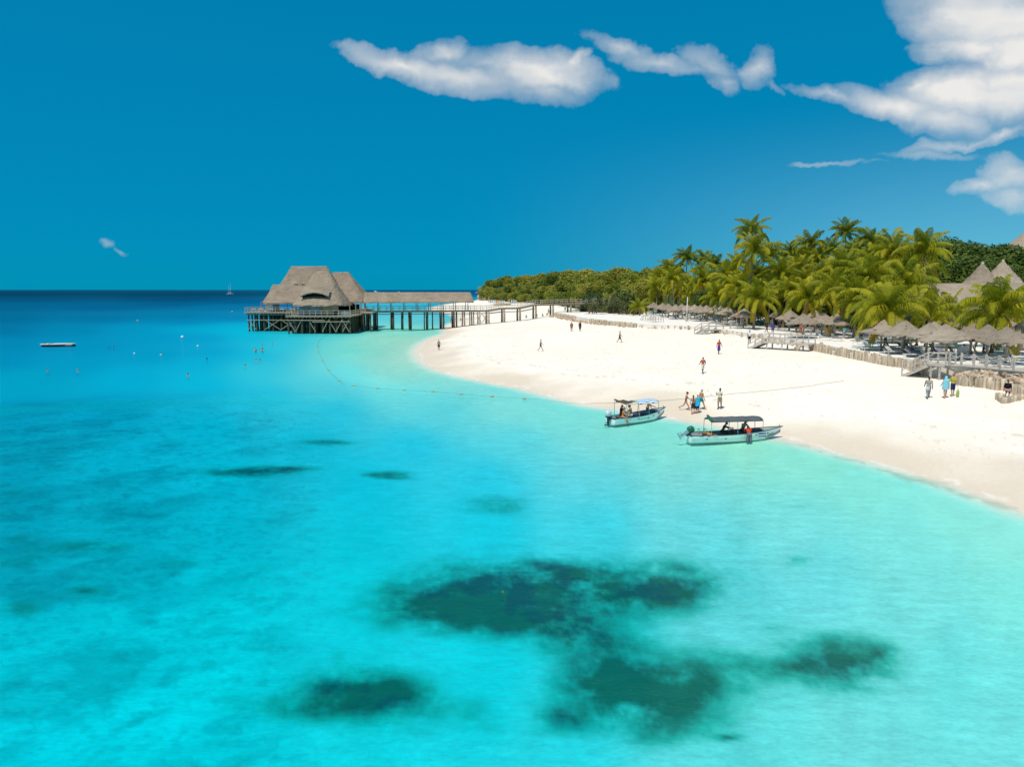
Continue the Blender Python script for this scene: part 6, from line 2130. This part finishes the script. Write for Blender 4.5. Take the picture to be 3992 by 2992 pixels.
            cb.ellipsoid(T(hd + Lm @ Vector((0, .02, 0))), (.115 * s, .13 * s, .15 * s), 14, 9, Lm)
            cb.capsule(T(hd), T(up((0, .02, 1.40))), .10 * s, .16 * s)
        o = cb.build(item, CLOTH[colr], root)
        remesh(o, .022)
    return root

def stand(u, v, *a, **k):
    return on_beach(u, v)
# --- near the boats
person('woman in a dark cap and black bikini striding behind the boats', on_beach(2673, 1601), 78, 1.68, 'light', 'stride', None, ('cap', 'black'), (('bikini', 'black'),), fem=True, lean=6)
person('boy with bare back in dark brown shorts beside the blue towel', on_beach(2701, 1616), 175, 1.60, 'light', 'stand', 'brown', None, (('shorts', 'brown'),), long_hair=True, arms=((6, 14, 6), (4, 10, 8)))
person('child wrapped in a bright blue towel cape over a dark blue skirt', on_beach(2718, 1613), 172, 1.58, 'light', 'stand', 'blond', None, (('skirt', 'navy'), ('cape', 'cyan')), long_hair=True, fem=True)
person('tall bare-chested man in a white cap behind the blue towel', on_beach(2733, 1600), 110, 1.88, 'light', 'walk', None, ('cap', 'white'), (('trunks', 'teal'),), arms=((10, 8, 12), (-8, 8, 10)))
person('man in pale shirt and khaki shorts standing alone behind the canopied boat', on_beach(2805, 1596), -35, 1.78, 'brown', 'stand', 'black', None, (('tshirt', 'cream'), ('shorts', 'khaki')), arms=((40, 4, 95), (38, 4, 90)), legs=((8, 10), (-4, 4)))
# --- in the boats
pb = boat_pt(boatL, -1.95, -.42, .10)
person('woman in an orange swimsuit sitting at the stern of the striped-canopy boat', pb, 60, 1.64, 'light', 'sit', 'brown', None, (('swimsuit', 'orange'),), long_hair=True, fem=True, seat=.33, lean=10)
pb = boat_pt(boatL, -1.55, .35, .10)
person('woman with long hair in black sitting in the striped-canopy boat', pb, 70, 1.68, 'tan', 'sit', 'brown', None, (('shirt', 'black'), ('shorts', 'black')), long_hair=True, fem=True, seat=.36, lean=8)
pb = boat_pt(boatL, -1.05, -.38, .10)
person('broad bare-backed man sitting under the striped canopy', pb, -120, 1.80, 'tan', 'sit', 'black', None, (('trunks', 'cream'),), seat=.36, lean=12)
pw = boat_pt(boatL, 1.85, 1.15, 0.0)
person('person in an orange shirt standing beyond the bow of the striped-canopy boat', (pw.x, pw.y, -.30), 75, 1.74, 'dark', 'wade', 'black', None, (('tshirt', 'orange'), ('shorts', 'navy')), arms=((55, 6, 15), (20, 8, 20)), lean=14)
pb = boat_pt(boatR, -1.05, .05, .10)
person('bare-chested man sitting hunched at the stern end under the plain canopy', pb, 80, 1.74, 'dark', 'sit', None, None, (('shorts', 'brown'),), seat=.34, lean=24, arms=((60, 8, 20), (62, 8, 20)))
pb = boat_pt(boatR, .52, .12, .10)
person('man in a dark top bending under the middle of the plain canopy', pb, 30, 1.78, 'dark', 'sit', None, ('cap', 'khaki'), (('tshirt', 'grey'), ('shorts', 'brown')), seat=.40, lean=20, arms=((34, 22, 10), (30, 30, 10)))
pw = boat_pt(boatR, .50, -1.02, 0.0)
person('person in red shirt and plaid shorts leaning over the side of the boat', (pw.x, pw.y, -.42), 172, 1.72, 'brown', 'bend', 'black', ('cap', 'white'), (('tshirt', 'red'), ('trousers', 'plaid')), lean=52, arms=((75, 12, 10), (80, 18, 8)))
# --- along the beach
person('man in a grey shirt carrying a pale bag towards the stairs', on_beach(3617, 1553), 160, 1.80, 'dark', 'walk', None, None, (('shirt', 'greyshirt'), ('trousers', 'grey')))
person('person hooded in a pale blue towel walking below the stairs', on_beach(3683, 1553), 175, 1.72, 'light', 'walk', None, None, (('cape', 'paleblue'), ('hood', 'paleblue')), fem=True, legs=((8, 4), (-8, 8)))
person('man in a red cap and yellow patterned shirt with a green bag', on_beach(3712, 1546), 170, 1.78, 'light', 'walk', None, ('cap', 'red'), (('tshirt', 'yellow'), ('shorts', 'navy')), legs=((8, 4), (-8, 8)))
person('man in a rust red shirt and pale shorts walking away over open sand', on_beach(2739, 1457), 185, 1.76, 'dark', 'walk', None, None, (('tshirt', 'rust'), ('shorts', 'cream')), arms=((4, 20, 50), (2, 20, 50)))
person('man in red top over purple wrap walking in the middle of the beach', on_beach(2802, 1381), 20, 1.76, 'dark', 'walk', None, None, (('tshirt', 'red'), ('skirt', 'purple')), legs=((8, 4), (-8, 8)))
person('man in white shirt and dark trousers at the foot of the middle stairs', on_beach(2921, 1340), 165, 1.80, 'dark', 'stand', 'black', None, (('tshirt', 'white'), ('trousers', 'black')))
person('bare-chested man in dark trunks walking right across the upper beach', on_beach(2416, 1336), 80, 1.74, 'tan', 'walk', 'grey', None, (('shorts', 'brown'),))
person('person in an orange red robe walking on the upper beach', on_beach(2228, 1293), 5, 1.78, 'dark', 'walk', None, None, (('robe', 'rust'),), legs=((6, 3), (-6, 6)), vox=.02)
person('person in a dark red robe walking beside the orange-robed one', on_beach(2261, 1292), 15, 1.80, 'dark', 'walk', None, None, (('wrap', 'brown'), ('tshirt', 'rust')), arms=((20, 24, 10), (-16, 14, 14)), legs=((10, 4), (-8, 10)), vox=.02)
person('bather in purple trunks walking right near the waterline', on_beach(2108, 1369), 85, 1.70, 'tan', 'walk', 'grey', None, (('trunks', 'purple'),), vox=.02)
person('person with a sun hat at the tip of the sand near the waterline', on_beach(1711, 1367), 5, 1.74, 'tan', 'stand', None, ('brim', 'khaki'), (('tshirt', 'grey'), ('shorts', 'brown')), vox=.02)
# --- by the jetty
person('brown-skinned person leaning by a jetty pile at the water', on_beach(1731, 1275), 80, 1.7, 'brown', 'stand', 'black', None, (('shorts', 'brown'),), lean=10, vox=.022)
person('pale bather facing another under the jetty roof', on_beach(1757, 1262), 60, 1.7, 'light', 'stand', 'brown', None, (('bikini', 'cream'),), fem=True, vox=.022)
person('tanned bather next to a jetty pile', on_beach(1765, 1263), -60, 1.76, 'tan', 'stand', 'brown', None, (('trunks', 'khaki'),), vox=.022)
person('bather wading in the pool behind the jetty', P(1796, 1252, 0.0) - Vector((0, 0, .55)), 20, 1.7, 'tan', 'wade', 'brown', None, (('trunks', 'orange'),), vox=.022)
SITTERS = [(2052, 1240, 'grey', 'purple'), (2079, 1238, 'greyshirt', 'grey'), (2093, 1236, 'khaki', 'brown'), (2115, 1234, 'pink', 'navy'), (2133, 1231, 'orange', 'khaki')]
for i, (u, v, c1, c2) in enumerate(SITTERS):
    person(f'person sitting in the shade under the jetty, {ordw(i + 1)} from the water', on_beach(u, v), random.uniform(-60, 60), 1.7, 'dark', 'crosssit', 'black', None, (('tshirt', c1), ('shorts', c2)), seat=.12, vox=.022, group='people sitting under the jetty')
person('person in yellow standing under the jetty by the stone wall', on_beach(2138, 1224), 30, 1.72, 'dark', 'stand', 'black', None, (('tshirt', 'yellow'), ('trousers', 'khaki')), vox=.022)
person('person in red standing under the jetty by the stone wall', on_beach(2144, 1228), -30, 1.66, 'dark', 'stand', 'black', None, (('robe', 'red'),), vox=.022)
pz = P(2203, 1213, TERR)
person('person in white shirt and dark trousers on the terrace below the jetty', (pz.x, pz.y, terr_z(pz.x, pz.y)), 0, 1.78, 'dark', 'stand', 'black', None, (('tshirt', 'cream'), ('trousers', 'black')), vox=.022)
# --- on the terrace
def terrace_person(u, v, label, face, h, skin, pose, wear, hair='black', **k):
    p = P(u, v, TERR)
    x = max(p.x, float(edge_x(p.y)) + .8)
    person(label, (x, p.y, terr_z(x, p.y)), face, h, skin, pose, hair, None, wear, vox=.02, **k)
terrace_person(2989, 1297, 'bare-chested dark man in black shorts beside a palm trunk', 30, 1.78, 'dark', 'walk', (('shorts', 'black'),), None)
terrace_person(3012, 1300, 'person in a purple wrap behind the middle stairs', -20, 1.70, 'dark', 'stand', (('wrap', 'purple'),))
terrace_person(3049, 1272, 'person in white vest and blue shorts under the parasols', 0, 1.74, 'tan', 'stand', (('vest', 'white'), ('shorts', 'cyan')), 'brown')
terrace_person(3122, 1302, 'tanned person in red trunks holding onto a green flag pole', 160, 1.75, 'tan', 'stand', (('trunks', 'red'),), 'brown')
terrace_person(3290, 1322, 'person in pale shirt and dark trousers between parasol posts', 170, 1.75, 'dark', 'stand', (('tshirt', 'paleblue'), ('trousers', 'grey')))
terrace_person(3388, 1340, 'woman in a pink swimsuit standing by the loungers', 60, 1.66, 'tan', 'stand', (('swimsuit', 'pink'),), 'brown', fem=True)
terrace_person(3942, 1386, 'bare-chested man in grey shorts with raised arms by the boardwalk', 20, 1.78, 'tan', 'stand', (('shorts', 'grey'),), 'brown', arms=((150, 20, 40), (140, 26, 40)))
terrace_person(3572, 1364, 'bare-backed bather sitting on a front lounger', 175, 1.72, 'tan', 'sit', (('trunks', 'brown'),), 'black', seat=.42, lean=10)
terrace_person(3532, 1362, 'person in a grey top half lying on a front lounger', -60, 1.72, 'brown', 'sit', (('tshirt', 'grey'), ('shorts', 'black')), 'black', seat=.42, lean=-25)
terrace_person(3163, 1308, 'woman in a white top bending over a blue towel by the middle stairs', -90, 1.65, 'tan', 'bend', (('vest', 'white'), ('trunks', 'white')), 'brown', lean=35, fem=True)
terrace_person(3104, 1304, 'dark-skinned person sitting low on the edge of the terrace', 0, 1.7, 'brown', 'squat', (('shorts', 'khaki'),), 'black')
terrace_person(2643, 1240, 'person in white standing under the far parasols', 0, 1.72, 'brown', 'stand', (('tshirt', 'white'), ('trousers', 'white')))
terrace_person(2735, 1240, 'person in pale grey under the far parasols right of the flagpole', 40, 1.72, 'brown', 'stand', (('shirt', 'grey'), ('trousers', 'cream')))
terrace_person(2868, 1258, 'person in a red robe under the dark front parasol', 0, 1.76, 'dark', 'stand', (('robe', 'red'),))
terrace_person(2810, 1250, 'person in pale blue sitting under the far parasols', 20, 1.7, 'tan', 'sit', (('tshirt', 'paleblue'), ('trunks', 'blue')), 'brown', seat=.42)
terrace_person(2890, 1262, 'second person in a rust red robe under the dark front parasol', -30, 1.76, 'dark', 'stand', (('robe', 'rust'),))
terrace_person(3770, 1388, 'sunbather in purple lying on a lounger behind the white board', 90, 1.7, 'brown', 'sit', (('swimsuit', 'purple'),), 'black', seat=.42, lean=-35, fem=True)
terrace_person(3832, 1390, 'person in a blue top sitting on a lounger by the boardwalk', 60, 1.68, 'tan', 'sit', (('tshirt', 'blue'), ('trunks', 'pink')), 'black', seat=.42)
ps = on_beach(3925, 1552)
person('person in black with a teal headband sitting on the log stumps', (ps.x, ps.y, ps.z + .3), -30, 1.66, 'brown', 'crosssit', 'black', None, (('shirt', 'black'), ('shorts', 'pink')), seat=.25)
# --- bags carried on the beach
def bag(u, v, dz, m, label, sx, sz):
    p = on_beach(u, v) + Vector((.0, -.18, dz))
    t = thing('bag', label, 'bag', tuple(p))
    rows_ = []
    for i, (w, z) in enumerate(((.5, 0), (1, .12), (1, .6), (.8, .95), (.3, 1.0))):
        rows_.append([(sx * w * math.cos(q), sx * .4 * w * math.sin(q), z * sz) for q in np.linspace(0, 2 * math.pi, 14, endpoint=False)])
    MB().grid(rows_, closed=True).build('pouch', m, t, True)
    MB().tube([(-sx * .4, 0, sz * .95), (-sx * .1, 0, sz * 1.5), (sx * .4, 0, sz * .95)], .012, 5).build('strap', m, t)
bag(3609, 1553, .62, cloth('bagpale', (.55, .62, .62)), 'pale grey shoulder bag carried by the man near the stairs', .17, .34)
bag(3727, 1548, .04, cloth('baggreen', (.33, .42, .10)), 'green and white bag hanging from the yellow-shirted man', .13, .55)
# --- swimmers
SWIM = [(186, 1448, 'light', 'brown', 'swimmer, the nearest to the left edge, below the raft', 1.43), (303, 1449, 'light', 'grey', 'grey-haired swimmer below the raft with an arm showing', 1.38), (425, 1353, 'tan', 'black', 'swimmer in the left of the pair right of the raft', 1.46), (442, 1353, 'tan', 'black', 'swimmer in the right of the pair right of the raft', 1.47),
        (733, 1466, 'tan', 'black', 'dark-haired swimmer in the middle of the bay', 1.38), (956, 1429, 'light', 'brown', 'lone swimmer below the pairs near the restaurant', 1.40), (807, 1403, 'brown', 'black', 'swimmer between the buoys and the restaurant', 1.45), (997, 1374, 'light', 'black', 'bather standing chest-deep, left of the pair by the restaurant', 1.0),
        (1024, 1374, 'tan', 'black', 'bather standing chest-deep, right of the pair by the restaurant', 1.0), (998, 1408, 'light', 'brown', 'left swimmer of the lower pair by the restaurant', 1.38), (1014, 1409, 'tan', 'black', 'right swimmer of the lower pair by the restaurant', 1.40), (1022, 1350, 'tan', 'black', 'swimmer just behind the chest-deep pair', 1.4), (1062, 1346, 'tan', 'black', 'swimmer closest to the legs of the restaurant', 1.4)]
for i, (u, v, sk, hr, lab, sink) in enumerate(SWIM):
    p = P(u, v, 0)
    person(lab, (p.x, p.y, -sink), random.uniform(-100, 100), 1.72, sk, 'water', hr, None, (('trunks', 'navy'),), vox=.022, arms=((30, 20, 60), (20, 30, 60)))

# ------------------------------------------------------------------ far beach: stalls and a dhow drawn up on the sand
stall_cols = [(.50, .30, .08), (.55, .50, .42), (.20, .35, .55), (.62, .58, .55), (.55, .12, .10), (.70, .68, .62), (.12, .25, .40), (.60, .45, .10), (.45, .48, .50), (.65, .62, .58)]
for k, (u0, u1, v, n_, lab) in enumerate(((1906, 1966, 1174, 16, 'long row of coloured cloths hung for sale below the headland'), (1981, 2013, 1168, 8, 'shorter row of coloured cloths nearer the jetty head'))):
    a, b = at(u0, v, 470), at(u1, v - 3, 430)
    za = max(ground_z(a.x, a.y), 2.0)
    st = thing('cloth_stall', lab, 'market stall', (a.x, a.y, za))
    d = Vector((b.x - a.x, b.y - a.y, 0))
    for i in range(n_):
        q = d * i / (n_ - 1)
        m = mat('stall_cloth_%d' % (i % len(stall_cols)), stall_cols[(i * 3 + k) % len(stall_cols)], .9, .05)
        w = d.length / n_ * .42
        dn = d.normalized()
        MB().grid([[q - dn * w + Vector((0, .1 * math.sin(z_ + i), z_)), q + Vector((0, -.1, z_)), q + dn * w + Vector((0, .1 * math.cos(z_ + i), z_))] for z_ in (.1, .9, 1.6, 2.1)]).build('cloth', m, st)
    MB().tube([Vector((0, 0, 2.15)), d + Vector((0, 0, 2.15))], .06, 5).build('rail', M_WOOD, st)
    for i in range(5):
        MB().tube([d * i / 4 + Vector((0, .05, -.2)), d * i / 4 + Vector((0, .05, 2.2))], .06, 5).build('post', M_WOOD, st)
dp = on_beach(1958, 1192)
dh = thing('beached_dhow', 'narrow pale wooden boat drawn up on the far sand behind the jetty', 'boat', (dp.x, dp.y, dp.z), R(10))
b_, zs_, zk_ = boat_shape(10.0, .9, .9, 1.5, 0.0)
rows_ = []
for i in range(17):
    t = i / 16
    x0 = -5 + 10 * t
    bb = b_(t) * min(1, t * 3 + .15)
    rows_.append([(x0, -bb, zs_(t)), (x0 * .95, -bb * .7, .35), (x0 * .9, 0, zk_(t)), (x0 * .95, bb * .7, .35), (x0, bb, zs_(t))])
MB().grid(rows_).build('hull', M_WOODL, dh)
for x in (-2.4, 0, 2.4):
    MB().box((x, 0, .75), (.25, 1.4, .06)).build('thwart', M_WOOD, dh)
# rock under the tip of the headland
for i, (u, v, Y, s) in enumerate(((1878, 1160, 650, 7), (1890, 1163, 620, 6), (1905, 1166, 600, 5))):
    p = at(u, v, Y)
    mb = MB().ellipsoid((0, 0, 0), (1.0, .8, .55), 14, 9)
    rr = random.Random(i)
    mb.v = [tuple(c * (1 + rr.uniform(-.14, .14)) for c in q) for q in mb.v]
    tag(mb.build('coral_rock', M_STONE, None, False, (p.x + s * .4, p.y, max(p.z, 1.0)), (0, 0, i)), ['undercut coral rock at the very tip of the headland', 'coral rock behind the one at the headland tip', 'smallest coral rock by the hanging cloths'][i], 'rock')
    o = COL.objects[-1]
    o.scale = (s, s, s)
